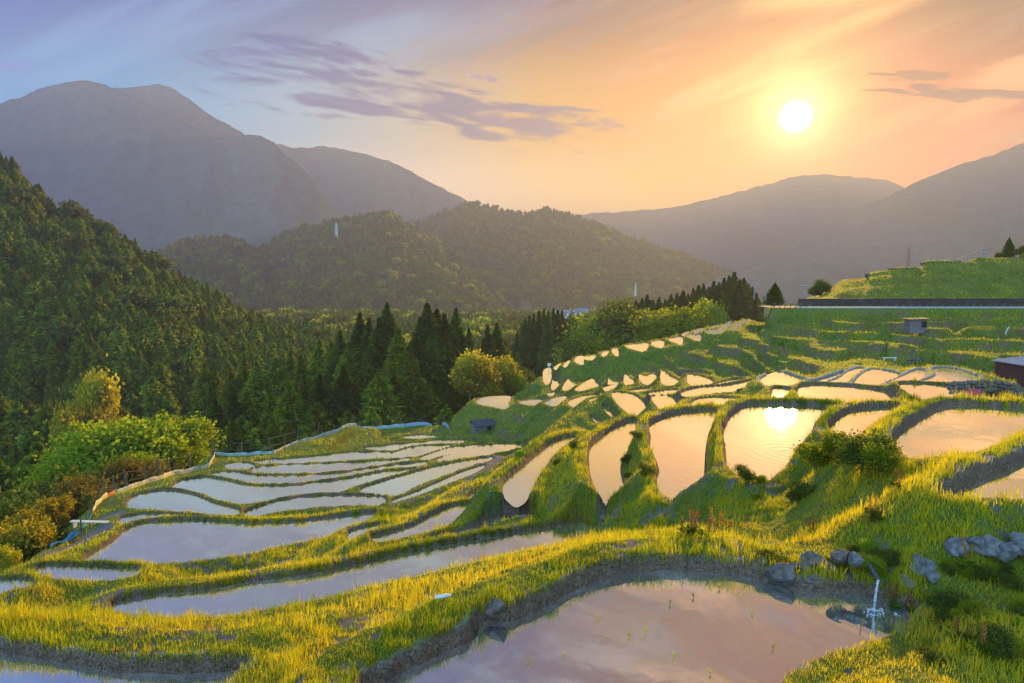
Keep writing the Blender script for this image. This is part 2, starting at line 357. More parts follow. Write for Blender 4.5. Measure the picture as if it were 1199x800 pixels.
CW = np.vstack([CW, [(x, y, -1.5 - 0.02 * abs(x)) for x in (-40, 0, 40) for y in (-30, -80)]])

# polar sheet: fine in front, coarse behind, all the way to the horizon
AZ = np.concatenate([np.radians(np.arange(-180, -52, 4.0)), np.radians(np.arange(-52, 52.01, 0.105)), np.radians(np.arange(56, 181, 4.0))])
AZ[0] = -math.pi; AZ[-1] = math.pi
def radii():
    r = [1.2]
    while r[-1] < 13000:
        k = 0.02 if r[-1] < 6 else 0.0052 if r[-1] < 16 else 0.0058 if r[-1] < 175 else 0.03
        r.append(r[-1] * (1 + k))
    return np.array(r)
RR = radii()
Rg, Ag = np.meshgrid(RR, AZ, indexing='ij')
GX = (Rg * np.sin(Ag)); GY = (Rg * np.cos(Ag))
ROAD_Y0, ROAD_Y1, ROAD_Z = 99.5, 105.6, -6.2

def idw(x, y):
    num = np.zeros(x.shape); den = np.zeros(x.shape)
    for p in POND:
        d = np.maximum(poly_sdf(x, y, p['P'][::2]), 0.05)
        w = 1.0 / d ** 3; num += w * (p['z'] + 0.15); den += w
    for cx, cy, cz in CW:
        d = np.sqrt((x - cx) ** 2 + (y - cy) ** 2) + 0.9
        w = 0.8 / d ** 3; num += w * cz; den += w
    return num / den
nr, na = Rg.shape
ir = np.unique(np.append(np.arange(0, np.searchsorted(RR, 260), 5), np.searchsorted(RR, 260)))
ia = np.unique(np.append(np.arange(0, na, 5), na - 1))
zc = idw(GX[np.ix_(ir, ia)], GY[np.ix_(ir, ia)])
tmp = np.empty((len(ir), na))
for k in range(len(ir)): tmp[k] = np.interp(np.arange(na), ia, zc[k])
ZI = np.empty((nr, na))
idx = np.arange(nr); jj = np.clip(np.searchsorted(ir, idx, side='right') - 1, 0, len(ir) - 2)
tt = np.clip((idx - ir[jj]) / (ir[jj + 1] - ir[jj]), 0, 1)[:, None]
ZI = tmp[jj] * (1 - tt) + tmp[jj + 1] * tt

DM = np.full((nr, na), 50.0)          # distance to the nearest paddy
ZP = np.zeros((nr, na)); MU = np.full((nr, na), .3)
CONE = np.full((nr, na), -1e9)
wob = (fbm(GX * 1.1, GY * 1.1, 3, 3) - 0.5)
wobf = (fbm(GX * 5, GY * 5, 2, 9) - 0.5)
for p in POND:
    P = p['P']; m = 12.0
    rc = np.hypot(P[:, 0], P[:, 1]); ac = np.arctan2(P[:, 0], P[:, 1])
    r0, r1 = np.searchsorted(RR, [max(1.2, rc.min() - m), rc.max() + m])
    da = m / max(rc.min(), 3)
    a0, a1 = np.searchsorted(AZ, [ac.min() - da, ac.max() + da])
    s = np.s_[r0:r1, a0:a1]
    x, y = GX[s], GY[s]
    d = poly_sdf(x, y, P)
    dd = d + 0.10 * wobf[s] * (d > -0.3)
    p['win'] = (r0, r1, a0, a1)
    cone = p['z'] + p['bh'] * (1 + 0.5 * wob[s]) - (1.05 if p['z'] > -13.2 else .85) * np.maximum(0, d - p['bw'] * (1 + 0.5 * wob[s]))
    CONE[s] = np.maximum(CONE[s], cone)
    better = dd < DM[s]
    DM[s] = np.where(better, dd, DM[s]); ZP[s] = np.where(better, p['z'], ZP[s]); MU[s] = np.where(better, p['mu'], MU[s])

sag = np.minimum(0.45 * np.maximum(DM - 0.8, 0), 1.3) * (DM < 49)
rough = 0.30 * (fbm(GX * 0.35, GY * 0.35, 3, 21) - 0.5) + 0.10 * (fbm(GX * 2.0, GY * 2.0, 3, 31) - 0.5)
base = ZI - sag * (1 - sstep(Rg, 30, 70) * 0.6)
# old grassed-over steps on slopes away from water
step = 1.1; warp = 4.0 * (fbm(GX * 0.04, GY * 0.04, 3, 44) - 0.5)
q = (base + warp) / step; fl = np.floor(q); fr = q - fl
stepped = (fl + sstep(fr, 0.76, 1.0)) * step - warp
stm = sstep(DM, 0.8, 2.0) * sstep(Rg, 45, 60) * (1 - sstep(Rg, 240, 300)) * (GX > -25)
RIS = stm * sstep(fr, .78, .84) * (1 - sstep(fr, .95, 1)) * sstep(fbm(GX * .35, GY * .35, 3, 71), .40, .52)
base = base * (1 - stm) + stepped * stm
ZG = np.maximum(base + rough * sstep(DM, .3, 1.2) * (1 - .6 * sstep(Rg, 45, 80) * (DM < 6)), CONE + 0.25 * rough * (1 - .7 * sstep(Rg, 45, 80)))
# beyond the terraces the land drops to the valley
azd = np.degrees(Ag)
r0 = np.interp(azd, [-180, -60, -30, -10, 0, 4, 6, 11, 15, 19, 22, 30, 60, 90, 180], [100, 100, 104, 104, 104, 118, 122, 119, 121, 128, 150, 178, 178, 200, 200])
vz = np.interp(azd, [-180, -60, -25, 0, 20, 35, 60, 180], [-10, -48, -48, -55, -50, -30, -20, -10])
k = sstep(Rg, r0, r0 + np.interp(azd, [-60, 0, 22, 60], [60, 55, 70, 90]))
far = vz - 30 * sstep(Rg, 300, 1500) + 6 * (fbm(GX * .01, GY * .01, 3, 77) - .5)
ZG = ZG * (1 - k) + far * k
# hill above the road: retaining wall, grass face, stepped shelf crest
crx = [935, 945, 967, 980, 984, 1011, 1017, 1037, 1040, 1074, 1080, 1128, 1140, 1199, 1300, 1500]
cry = [358, 354, 343, 332, 327.5, 326.8, 317.5, 316, 313.8, 312, 305, 303.5, 300, 301, 300, 300]
HPX = GX / np.maximum(GY, 1) * FPX + CXP
CY_ = 126.0
zcrest = (HOR - np.interp(HPX, crx, cry)) / FPX * CY_ - 0.2
zwall = -5.05
tface = np.clip((GY - 106.1) / (CY_ - 106.1), 0, 1)
face = zwall + (zcrest - zwall) * (tface ** 0.9) 
fw = 3.0 * (fbm(GX * .05, GY * .05, 3, 91) - .5); q = (face + fw) / 1.7; fl = np.floor(q); fr = q - fl
face = 0.35 * face + 0.65 * ((fl + sstep(fr, .35, 1)) * 1.7 - fw) + 0.25 * (fbm(GX * .4, GY * .4, 3, 5) - .5)
face = np.minimum(face, np.maximum(zcrest, zwall))
hk = (GY > 106.05) & (HPX > 934) & (HPX < 1700) & (GY < 190)
fall = sstep(GY, 150, 190)
ZG = np.where(hk, face * (1 - fall) + (face - 22) * fall, ZG)
rk = (GY > ROAD_Y0 - 1.5) & (GY <= 106.05) & (HPX > 893) & (Ag < 1.2)
edge = sstep(HPX, 893, 905)
ZG = np.where(rk, ZG * (1 - edge * sstep(GY, ROAD_Y0 - 1.5, ROAD_Y0)) + (ROAD_Z - 0.03) * edge * sstep(GY, ROAD_Y0 - 1.5, ROAD_Y0), ZG)
# outside the sheet fence the bank falls away
FENCE = [at_h(x, y, fanh(h)) for x, y, h in [(-40,700,15.6),(20,668,17.5),(62,643,19.8),(95,624,20.4),(108,603,21.3),(113,596,21.6),(125,587,22),(137,581,22.3),(150,575,22.6),(173,567,23),(190,562,23.3),(200,556,23.6),(227,549,24.1),(245,546,24.4),(252,535,25.2),(320,534,25.4),(337,528,25.8),(354,524,26.2),(377,519,26.6),(400,513,27),(417,505,27.6),(473,504,27.7),(517,503,27.7),(527,508,27.2)]]
FP = np.array([(p[0], p[1]) for p in FENCE])
OUTP = np.vstack([FP, [(FP[-1][0] + 6, 150), (-20, 190), (-400, 300), (-400, 20), (-60, 15)]])
sl0 = np.s_[np.searchsorted(RR, 18):np.searchsorted(RR, 300), np.searchsorted(AZ, -1.2):np.searchsorted(AZ, .1)]
dO = -poly_sdf(GX[sl0], GY[sl0], OUTP)
DO = np.full((nr, na), -50.0); DO[sl0] = dO
ZG = np.where((DO > 0) & (Rg < 240), ZG - np.minimum(.75 * np.maximum(DO - .4, 0), 9) * (1 - sstep(Rg, 130, 240)), ZG)
# paddy beds and mud edges
e_mud = MU * (1.0 + 0.5 * wob)
e = e_mud + np.clip((ZG - ZP - .35) * .55, 0, 1.6) * (DM < 3)
inside = 1 - sstep(DM, 0.0, e)
ZG = np.where(DM < e, (ZP - 0.10) * inside + ZG * (1 - inside), ZG)
nearpad = DM < 49
mud = (1 - sstep(DM - 0.15 * wobf, e_mud * 0.9, e_mud * 1.25)) * nearpad
mud = np.maximum(mud, RIS * .75 * (DM > .5) * (1 - k) * (GY < 99))
def gz(x, y):
    """ground height at x, y"""
    x = np.asarray(x, float); y = np.asarray(y, float)
    r = np.hypot(x, y); a = np.arctan2(x, y)
    i = np.clip(np.searchsorted(RR, r) - 1, 0, nr - 2); j = np.clip(np.searchsorted(AZ, a) - 1, 0, na - 2)
    u = np.clip((r - RR[i]) / (RR[i + 1] - RR[i]), 0, 1); v = np.clip((a - AZ[j]) / (AZ[j + 1] - AZ[j]), 0, 1)
    return (ZG[i, j] * (1 - u) + ZG[i + 1, j] * u) * (1 - v) + (ZG[i, j + 1] * (1 - u) + ZG[i + 1, j + 1] * u) * v
def gfield(F, x, y):
    r = np.hypot(x, y); a = np.arctan2(x, y)
    i = np.clip(np.searchsorted(RR, r), 0, nr - 1); j = np.clip(np.searchsorted(AZ, a), 0, na - 1)
    return F[i, j]
# ------------------------------------------------------------------ world: sky
SUN_PX = (932, 137)
sd = Vector(ray(*SUN_PX)).normalized()
SUN_EL = math.asin(sd.z); SUN_AZ = math.atan2(sd.x, sd.y)     # clockwise from +Y
w = bpy.data.worlds.new("World"); sc.world = w; w.use_nodes = True
w.node_tree.nodes.clear(); nt = NT(w.node_tree)
tc = nt.node('ShaderNodeTexCoord'); D = tc.outputs['Generated']
dx, dy, dz = nt.xyz(D)
yy = nt.m('MAXIMUM', dy, 0.22)
u = dx / yy; v = nt.m('MAXIMUM', dz, 0.0) / yy
v = nt.m('MINIMUM', v, 1.2); u = nt.m('MAXIMUM', nt.m('MINIMUM', u, 2.0), -2.0)
un = (u + 1.0) * 0.5            # -1..1 -> 0..1
S = lambda *c: srgb(*c)
def band(T, air, L):
    """colours above the haze that give the seen colours through it; AIR = light the haze itself adds, left / middle / right"""
    out = []
    for p, c in L:
        c = srgb(*c); a = [float(np.interp(p, (0, .35, .5, .75, 1), [q[k] for q in air])) for k in range(3)]
        out.append((p, tuple(max(0.006, (c[k] - a[k]) / (3.03 * T)) for k in range(3))))
    return out
SKY_HI = band(.57, [(.23,.222,.30),(.262,.222,.22),(.323,.25,.202),(.435,.32,.225),(.43,.325,.227)], [(0.02, (70,144,200)), (0.2, (80,144,188)), (0.4, (112,144,170)), (0.5, (134,140,150)), (0.60, (178,146,118)), (0.73, (194,144,92)), (0.84, (178,132,96)), (0.92, (158,115,96))])
SKY_MID = band(.38, [(.28,.255,.28),(.35,.29,.265),(.445,.34,.255),(.6,.435,.288),(.55,.41,.284)], [(0.02, (115,176,214)), (0.2, (148,188,212)), (0.33, (190,200,206)), (0.42, (218,204,184)), (0.52, (244,200,134)), (0.64, (255,196,90)), (0.80, (255,184,55)), (0.95, (230,160,90))])
SKY_LOW = band(.13, [(.28,.255,.22),(.43,.34,.26),(.523,.405,.30),(.615,.455,.312),(.58,.435,.30)], [(0.02, (190,195,215)), (0.25, (215,205,205)), (0.45, (246,218,186)), (0.6, (252,210,150)), (0.72, (255,194,90)), (0.9, (250,188,110)), (1.0, (225,170,140))])
hi = nt.ramp(un, SKY_HI); mid = nt.ramp(un, SKY_MID); low = nt.ramp(un, SKY_LOW)
col = nt.mix(nt.smooth(v, 0.04, 0.22), low, mid)
col = nt.mix(nt.smooth(v, 0.20, 0.44), col, hi)
# thin cirrus: long streaks leaning up to the right
def rotuv(ang, su, sv, ou=0, ov=0):
    c, s = math.cos(ang), math.sin(ang)
    a = (u * c + v * s) * su + ou; b = (v * c - u * s) * sv + ov
    return nt.comb(a, b, 0.37)
ci = nt.noise(rotuv(rad(19), 1.3, 8.0), 1.6, 6, 0.55, 0.35)
ci2 = nt.noise(rotuv(rad(27), 1.6, 11.0, 3.1, 1.7), 1.5, 7, 0.6, 0.25)
cim = nt.smooth(ci, 0.46, 0.70) * nt.smooth(v, 0.10, 0.30) 
col = nt.mix(cim * 0.42, col, nt.mix(nt.smooth(u, -0.1, 0.45), (.10,.21,.33), (.85,.42,.14)))
dk = nt.smooth(ci2, 0.50, 0.72) * nt.smooth(v, 0.22, 0.40)
col = nt.mix(dk * 0.62, col, nt.mix(nt.smooth(u, -0.3, 0.4), (.01,.07,.13), (.11,.06,.04)))
# glow and disc of the sun
sun_dot = dx * sd.x + dy * sd.y + dz * sd.z
ang = nt.m('ARCCOSINE', nt.m('MINIMUM', sun_dot, 1.0))
g1 = nt.m('EXPONENT', -(ang / 0.028)); g2 = nt.m('EXPONENT', -(ang / 0.10)); g3 = nt.m('EXPONENT', -(ang / 0.33))
disc = 1.0 - nt.smooth(ang, 0.017, 0.022)
# the two banks of low cloud
def bank(cu, cv, ru, rv, tilt, su, sv, off, lo, hi_, det=5):
    c, s = math.cos(tilt), math.sin(tilt)
    a = (u - cu) * c + (v - cv) * s; b = (v - cv) * c - (u - cu) * s
    rr = (a / ru) * (a / ru) + (b / rv) * (b / rv)
    n = nt.noise(nt.comb(a * su + off, b * sv + off * 0.7, off), 1.0, det, 0.58, 0.5)
    return nt.smooth((n - 0.5) * 1.9 + 0.5 + (0.34 - rr * 0.46), lo, hi_)
X = lambda x: (x - 599.5) / 733; Y = lambda y: (315 - y) / 733 * 1.02
bA = bank(X(420), Y(122), .36, .062, -0.17, 7, 42, 2.3, 0.56, 0.92)
bB = bank(X(620), Y(152), .15, .040, -0.05, 9, 52, 5.1, 0.50, 0.86)
bC = bank(X(400), Y(85), .15, .030, -0.25, 11, 60, 8.2, 0.56, 0.88)
bD = bank(X(1115), Y(122), .16, .012, -0.04, 12, 80, 3.9, 0.46, 0.70)
bE = bank(X(1040), Y(102), .08, .010, 0.0, 18, 100, 6.6, 0.46, 0.68)
bF = bank(X(20), Y(88), .09, .014, -0.1, 14, 70, 9.9, 0.50, 0.9)
bG = bank(X(575), Y(105), .035, .009, 0.0, 30, 90, 1.9, 0.50, 0.8)
bH = bank(X(1190), Y(165), .14, .016, 0.1, 14, 60, 4.4, 0.55, 1.05)
bI = bank(X(560), Y(185), .3, .018, 0.0, 8, 60, 7.4, 0.55, 1.15)
cl_cool = nt.mix(nt.smooth(u, -0.5, 0.25), (.0,.03,.13), (.05,.05,.10))
col = nt.mix(bA * 0.9, col, cl_cool); col = nt.mix(bC * 0.9, col, cl_cool); col = nt.mix(bB * 0.92, col, cl_cool)
col = nt.mix(bF * 0.5, col, (.05,.08,.26)); col = nt.mix(bG * 0.8, col, (.08,.08,.2)); col = nt.mix(bI * 0.25, col, (.3,.2,.2))
glow = nt.node('ShaderNodeMix', data_type='RGBA', blend_type='ADD'); glow.inputs[0].default_value = 1
def scalecol(c, f):
    n = nt.node('ShaderNodeVectorMath', operation='SCALE'); n.inputs[0].default_value = c; nt.setin(n.inputs['Scale'], f); return n.outputs[0]
def vadd(a, b):
    n = nt.node('ShaderNodeVectorMath', operation='ADD'); nt.setin(n.inputs[0], a); nt.setin(n.inputs[1], b); return E(nt, n.outputs[0])
col = vadd(col, scalecol((1.0, .82, .45), g1 * 1.2)); col = vadd(col, scalecol((1.0, .55, .10), g2 * 0.55)); col = vadd(col, scalecol((1.0, .42, .05), g3 * 0.03))
col = nt.mix(bD * 0.95, col, (.10,.04,.03)); col = nt.mix(bE * 0.9, col, (.14,.05,.02)); col = nt.mix(bH * 0.35, col, (.4,.2,.13))
col = vadd(col, scalecol((1.0, .9, .65), disc * 9.0))
# below the horizon: dim earth
col = nt.mix(nt.smooth(dz, -0.10, -0.01), (0.10, 0.09, 0.07), col)
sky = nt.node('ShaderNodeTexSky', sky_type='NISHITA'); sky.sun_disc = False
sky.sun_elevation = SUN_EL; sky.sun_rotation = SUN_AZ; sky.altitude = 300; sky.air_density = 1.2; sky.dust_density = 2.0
bg1 = nt.node('ShaderNodeBackground'); nt.setin(bg1.inputs[0], nt.mix(1.0, E(nt, sky.outputs[0]), nt.ramp(nt.smooth(ang, 0.5, 2.0), [(0.0, (.01,.008,.008)), (0.3, (.05,.07,.12)), (1.0, (1.65,2.2,2.35))]), 'MULTIPLY')); bg1.inputs[1].default_value = SKY_NISHITA  # sky boosted well away from the sun, added as unseen fill for the shade
bg2 = nt.node('ShaderNodeBackground'); nt.setin(bg2.inputs[0], col); bg2.inputs[1].default_value = SKY_GAIN
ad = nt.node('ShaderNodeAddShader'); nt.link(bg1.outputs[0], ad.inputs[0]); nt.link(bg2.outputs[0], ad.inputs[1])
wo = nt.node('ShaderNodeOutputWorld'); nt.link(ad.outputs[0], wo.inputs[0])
w.cycles.sampling_method = 'MANUAL'; w.cycles.sample_map_resolution = 1024

sl = bpy.data.lights.new('sun', 'SUN'); sl.energy = 5.0; sl.angle = rad(0.6); sl.color = (1.0, 0.61, 0.10)
so = bpy.data.objects.new('sun', sl); C.objects.link(so)
so.rotation_euler = sd.to_track_quat('Z', 'Y').to_euler()

# ------------------------------------------------------------------ haze
HAZE_TOP = 605.0
bm = bmesh.new(); bm_box(bm, 0, 2500, (HAZE_TOP - 190) / 2, 15000, 11500, HAZE_TOP + 190)
hm, nt, out = new_mat('haze_air')
pv = nt.node('ShaderNodeVolumePrincipled')
pv.inputs['Color'].default_value = HAZE_COL; pv.inputs['Density'].default_value = HAZE_DENS; pv.inputs['Anisotropy'].default_value = HAZE_G
nt.link(pv.outputs[0], out.inputs['Volume'])
hz = bm_obj('haze', bm, hm); tag(hz, 'thin warm evening haze filling the valley air', 'haze', kind='stuff')

# ------------------------------------------------------------------ mountains and hills
def forest_mat(name, dark, lite, sc_, patch, pf=0.0):
    m, nt, out = new_mat(name)
    g = nt.node('ShaderNodeTexCoord'); P = g.outputs['Object']
    n1 = nt.noise(P, sc_, 9, 0.72); n2 = nt.noise(P, sc_ * 0.12, 4, 0.6)
    col = nt.ramp(n1, [(0.32, dark), (0.68, lite)])
    col = nt.mix(nt.smooth(n2, 0.52, 0.68) * pf, col, patch)
    b = nt.node('ShaderNodeBsdfDiffuse'); nt.setin(b.inputs[0], col)
    nt.link(nt.bump(n1, 1.0, 6.0), b.inputs['Normal'])
    nt.link(b.outputs[0], out.inputs[0]); return m
M_FAR = forest_mat('hazed_far_forest', (.055,.085,.085), (.11,.15,.135), 0.03, (.10,.12,.06), .5)  # forest colour lightened and blued to stand for haze
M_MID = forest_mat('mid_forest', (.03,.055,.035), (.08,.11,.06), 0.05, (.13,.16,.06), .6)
def mountain(name, label, line, Y, wf, wb, zb, mat, amp=0.25, fs=0.004, seed=1, tree=0.0, da=0.12, rows=90, treeoff=0.0):
    """ridge seen along LINE, Y metres ahead: a body with a front and a back slope and spurs running down"""
    px = np.array([p[0] for p in line], float); py = np.array([p[1] for p in line], float)
    pts = np.array([at_y(x, y, Y) for x, y in line])
    az = np.arctan2(pts[:, 0], pts[:, 1]); el = pts[:, 2] - treeoff; R = np.hypot(pts[:, 0], pts[:, 1])
    A = np.arange(az[0], az[-1], rad(da))
    H = np.interp(A, az, el); RRi = np.interp(A, az, R)
    # ridge smoothing and small-scale roughness
    t = np.linspace(-1, 1, rows * 2 + 1)
    T, AA = np.meshgrid(t, A, indexing='ij')
    Hh = np.broadcast_to(H, T.shape); Ri = np.broadcast_to(RRi, T.shape)
    r = np.where(T < 0, Ri + T * wf, Ri + T * wb)
    x = r * np.sin(AA); y = r * np.cos(AA)
    at = np.abs(T)
    prof = 1 - at ** 0.92
    sp = ridged(x * fs + 0.3 * fbm(x * fs, y * fs, 2, seed + 5), y * fs * 0.55, 5, seed) - 0.62
    z = zb + (Hh - zb) * prof
    z = z + (Hh - zb) * amp * sp * np.clip(at * 4.0, 0.0, 1) * (1 - at * 0.5)
    z = z + (fbm(x * fs * 9, y * fs * 9, 3, seed + 9) - .5) * tree + (fbm(x * .045, y * .045, 3, seed + 19) - .5) * (9 if tree > 9 else 3)
    z = np.where(at > 0.97, zb - 60, z)
    nr_, nc = T.shape
    V = np.stack([x, y, z], -1).reshape(-1, 3)
    i, j = np.meshgrid(np.arange(nr_ - 1), np.arange(nc - 1), indexing='ij')
    a = (i * nc + j).ravel(); F = np.stack([a, a + 1, a + nc + 1, a + nc], -1)
    o = np_obj(name, V, F[:, ::-1], mat)
    tag(o, label, kind='structure'); o['zz'] = 0
    return dict(o=o, x=x, y=y, z=z, T=T)
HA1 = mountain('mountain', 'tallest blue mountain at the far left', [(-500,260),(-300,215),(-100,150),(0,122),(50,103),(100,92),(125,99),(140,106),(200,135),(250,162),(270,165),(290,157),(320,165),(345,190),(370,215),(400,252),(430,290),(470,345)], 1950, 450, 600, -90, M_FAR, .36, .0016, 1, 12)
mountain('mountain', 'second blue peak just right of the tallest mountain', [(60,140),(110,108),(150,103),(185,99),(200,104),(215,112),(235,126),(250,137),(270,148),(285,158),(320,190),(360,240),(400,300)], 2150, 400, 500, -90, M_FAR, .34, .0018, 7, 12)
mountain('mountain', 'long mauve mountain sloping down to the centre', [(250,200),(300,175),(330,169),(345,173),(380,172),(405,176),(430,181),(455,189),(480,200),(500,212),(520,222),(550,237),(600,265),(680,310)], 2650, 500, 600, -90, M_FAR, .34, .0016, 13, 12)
HB = mountain('hill', 'wooded hill that carries the lattice tower', [(250,330),(300,290),(330,272),(370,260),(395,256),(430,249),(455,247),(466,250),(480,262),(500,275),(540,300),(580,335),(640,385)], 1480, 620, 300, -95, M_MID, .2, .005, 23, 8, .08, 110, 10)
HB2 = mountain('hill', 'low wooded hill left of the tower hill', [(60,380),(130,320),(180,295),(205,283),(225,277),(240,274),(265,276),(290,283),(330,310),(400,350)], 1250, 420, 250, -95, M_MID, .2, .006, 33, 6, .08, 80, 9)
mountain('hill', 'small hazy crest behind the tower hill', [(230,300),(270,280),(295,275),(315,271),(345,268),(380,275),(430,300)], 1850, 250, 200, -95, M_MID, .15, .005, 35, 8, .1, 60)
HC = mountain('hill', 'broad wooded ridge right of the tower hill', [(380,330),(430,290),(480,264),(520,245),(545,238),(560,236),(575,240),(590,245),(610,249),(630,244),(640,243),(660,249),(690,257),(720,271),(760,284),(800,297),(840,312),(880,328),(960,360)], 2080, 900, 400, -100, M_MID, .22, .0035, 43, 10, .08, 110, 9)
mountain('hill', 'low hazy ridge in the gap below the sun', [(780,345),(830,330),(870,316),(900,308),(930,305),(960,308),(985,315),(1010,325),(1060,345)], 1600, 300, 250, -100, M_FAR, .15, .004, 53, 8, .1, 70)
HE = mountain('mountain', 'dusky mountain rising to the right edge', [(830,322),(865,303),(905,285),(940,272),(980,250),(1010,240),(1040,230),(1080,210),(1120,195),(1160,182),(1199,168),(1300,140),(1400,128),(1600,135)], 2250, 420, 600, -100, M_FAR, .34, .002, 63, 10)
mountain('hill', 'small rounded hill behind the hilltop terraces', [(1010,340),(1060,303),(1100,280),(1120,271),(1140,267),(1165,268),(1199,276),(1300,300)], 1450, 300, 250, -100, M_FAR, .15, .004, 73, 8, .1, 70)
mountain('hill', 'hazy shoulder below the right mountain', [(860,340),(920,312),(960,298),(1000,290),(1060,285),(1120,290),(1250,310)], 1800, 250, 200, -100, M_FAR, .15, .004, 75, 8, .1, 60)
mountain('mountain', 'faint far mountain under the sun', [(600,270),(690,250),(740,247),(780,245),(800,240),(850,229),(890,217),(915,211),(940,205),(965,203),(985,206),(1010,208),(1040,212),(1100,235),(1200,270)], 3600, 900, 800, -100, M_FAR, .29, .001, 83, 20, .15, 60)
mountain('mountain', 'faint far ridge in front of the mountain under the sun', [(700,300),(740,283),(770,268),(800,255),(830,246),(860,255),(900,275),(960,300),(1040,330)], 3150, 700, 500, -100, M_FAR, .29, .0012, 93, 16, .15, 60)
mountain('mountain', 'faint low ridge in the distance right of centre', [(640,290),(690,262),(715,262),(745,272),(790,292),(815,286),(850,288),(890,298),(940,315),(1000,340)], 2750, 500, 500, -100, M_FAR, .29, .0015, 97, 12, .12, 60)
# steep forest hill on the left
HL = mountain('hill', 'steep hillside on the left under dense conifers', [(-1500,-300),(-900,-180),(-400,0),(-200,90),(-100,135),(0,185),(30,210),(60,232),(100,255),(150,282),(200,318),(250,347),(300,374),(330,388),(360,390),(400,398),(440,410),(480,420),(540,450),(600,480)], 330, 215, 200, -62, M_MID, .12, .012, 103, 3, .2, 90, 9)
# ------------------------------------------------------------------ ground sheet
def ground_material():
    m, nt, out = new_mat('terrace_ground')
    g = nt.node('ShaderNodeTexCoord'); P = g.outputs['Object']
    geo = nt.node('ShaderNodeNewGeometry')
    mudf = nt.attr('mud'); pth = nt.attr('worn')
    nz = nt.xyz(geo.outputs['True Normal'])[2]
    n1 = nt.noise(P, 0.35, 5, 0.6); n2 = nt.noise(P, 3.0, 6, 0.65); n3 = nt.noise(P, 22.0, 5, 0.7)
    grass = nt.ramp(n2, [(0.25, (.05,.085,.012)), (0.5, (.11,.16,.018)), (0.75, (.20,.23,.03))])
    grass = nt.mix(nt.smooth(n1, .42, .66) * 0.6, grass, (.17,.17,.028))
    grass = nt.mix(nt.smooth(n3, .60, .75) * 0.45, grass, (.12,.085,.04))
    rock = nt.ramp(n3, [(0.3, (.05,.047,.043)), (0.7, (.20,.185,.17))])
    steep = nt.smooth(1.0 - nz, 0.5, 0.8) * nt.smooth(n2, .54, .66)
    col = nt.mix(steep * 0.5, grass, rock)
    mudc = nt.ramp(n3, [(0.25, (.12,.075,.045)), (0.55, (.27,.175,.11)), (0.8, (.44,.31,.21))])
    vo = nt.node('ShaderNodeTexVoronoi', feature='DISTANCE_TO_EDGE'); vo.inputs['Scale'].default_value = 5.5
    wv = nt.node('ShaderNodeVectorMath', operation='ADD'); nt.link(P, wv.inputs[0]); nt.setin(wv.inputs[1], nt.noise(P, 4.0, 3, .6, color=True)); nt.link(wv.outputs[0], vo.inputs['Vector'])
    crack = 1.0 - nt.smooth(E(nt, vo.outputs[0]), 0.0, 0.05)
    mudc = nt.mix(crack * 0.55, mudc, (.045, .032, .024)); mudc = nt.mix(nt.smooth(n2, .52, .66) * .5, mudc, (.10, .075, .055))
    col = nt.mix(mudf, col, mudc)
    col = nt.mix(pth, col, nt.ramp(n3, [(0.3, (.11,.095,.09)), (0.7, (.21,.185,.175))]))
    col = nt.mix(nt.attr('rim'), col, nt.ramp(n3, [(0.3, (.26,.25,.24)), (0.7, (.50,.48,.46))]))
    b = nt.node('ShaderNodeBsdfPrincipled'); nt.setin(b.inputs['Base Color'], col); b.inputs['Roughness'].default_value = .85
    b.inputs['Specular IOR Level'].default_value = .25
    h = n3 * 0.6 + n2 - crack * mudf * 0.5
    nt.link(nt.bump(h, 0.9, 0.12), b.inputs['Normal'])
    nt.link(b.outputs[0], out.inputs[0]); return m
M_GROUND = ground_material()
V = np.stack([GX, GY, ZG], -1).reshape(-1, 3)
i, j = np.meshgrid(np.arange(nr - 1), np.arange(na - 1), indexing='ij')
a = (i * na + j).ravel(); F = np.stack([a, a + 1, a + na + 1, a + na], -1)[:, ::-1]
# bare trodden patches and foot paths on the bunds
worn = sstep(fbm(GX * .9, GY * .9, 4, 61), .59, .68) * sstep(fbm(GX * 6, GY * 6, 2, 62), .45, .6) * (Rg < 60) * (1 - mud)
def px_line(pts): return np.array([at_h(x, y, h)[:2] for x, y, h in [(a, b, fanh(c)) for a, b, c in pts]])
T = lambda x, y: (300 + x / S3, 480 + y / S3)
PATHS = [(px_line([(*T(-20, 512), 16.9), (*T(100, 478), 17.1), (*T(250, 438), 17.2), (*T(350, 412), 17.4), (*T(450, 383), 17.6), (*T(560, 345), 18.0), (*T(650, 305), 18.4), (*T(720, 262), 19.2), (*T(790, 215), 20.4), (*T(850, 178), 21.8), (*T(915, 155), 22.6)]), 1.0),
         (px_line([(*Zf([(0, 272)], 0, 600, 3.0)[0], 14.5), (*Zf([(200, 268)], 0, 600, 3.0)[0], 14.6), (*Zf([(450, 238)], 0, 600, 3.0)[0], 14.9), (*Zf([(700, 215)], 0, 600, 3.0)[0], 15.0), (*Zf([(900, 190)], 0, 600, 3.0)[0], 15.1), (*Zf([(1150, 150)], 0, 600, 3.0)[0], 15.3)]), .5),
         (px_line([(68, 653, 19.6), (90, 640, 19.7), (120, 622, 20.2)]), 1.5), (px_line([(116, 610, 21), (135, 604, 21)]), 1.6)]
pm = np.zeros((nr, na))
sl_ = np.s_[np.searchsorted(RR, 20):np.searchsorted(RR, 90), np.searchsorted(AZ, -.8):np.searchsorted(AZ, .2)]
for L, wd in PATHS: pm[sl_] = np.maximum(pm[sl_], 1 - sstep(line_dist(GX[sl_], GY[sl_], L) + .25 * wobf[sl_], wd * .4, wd * .62))
worn = np.maximum(worn, pm)
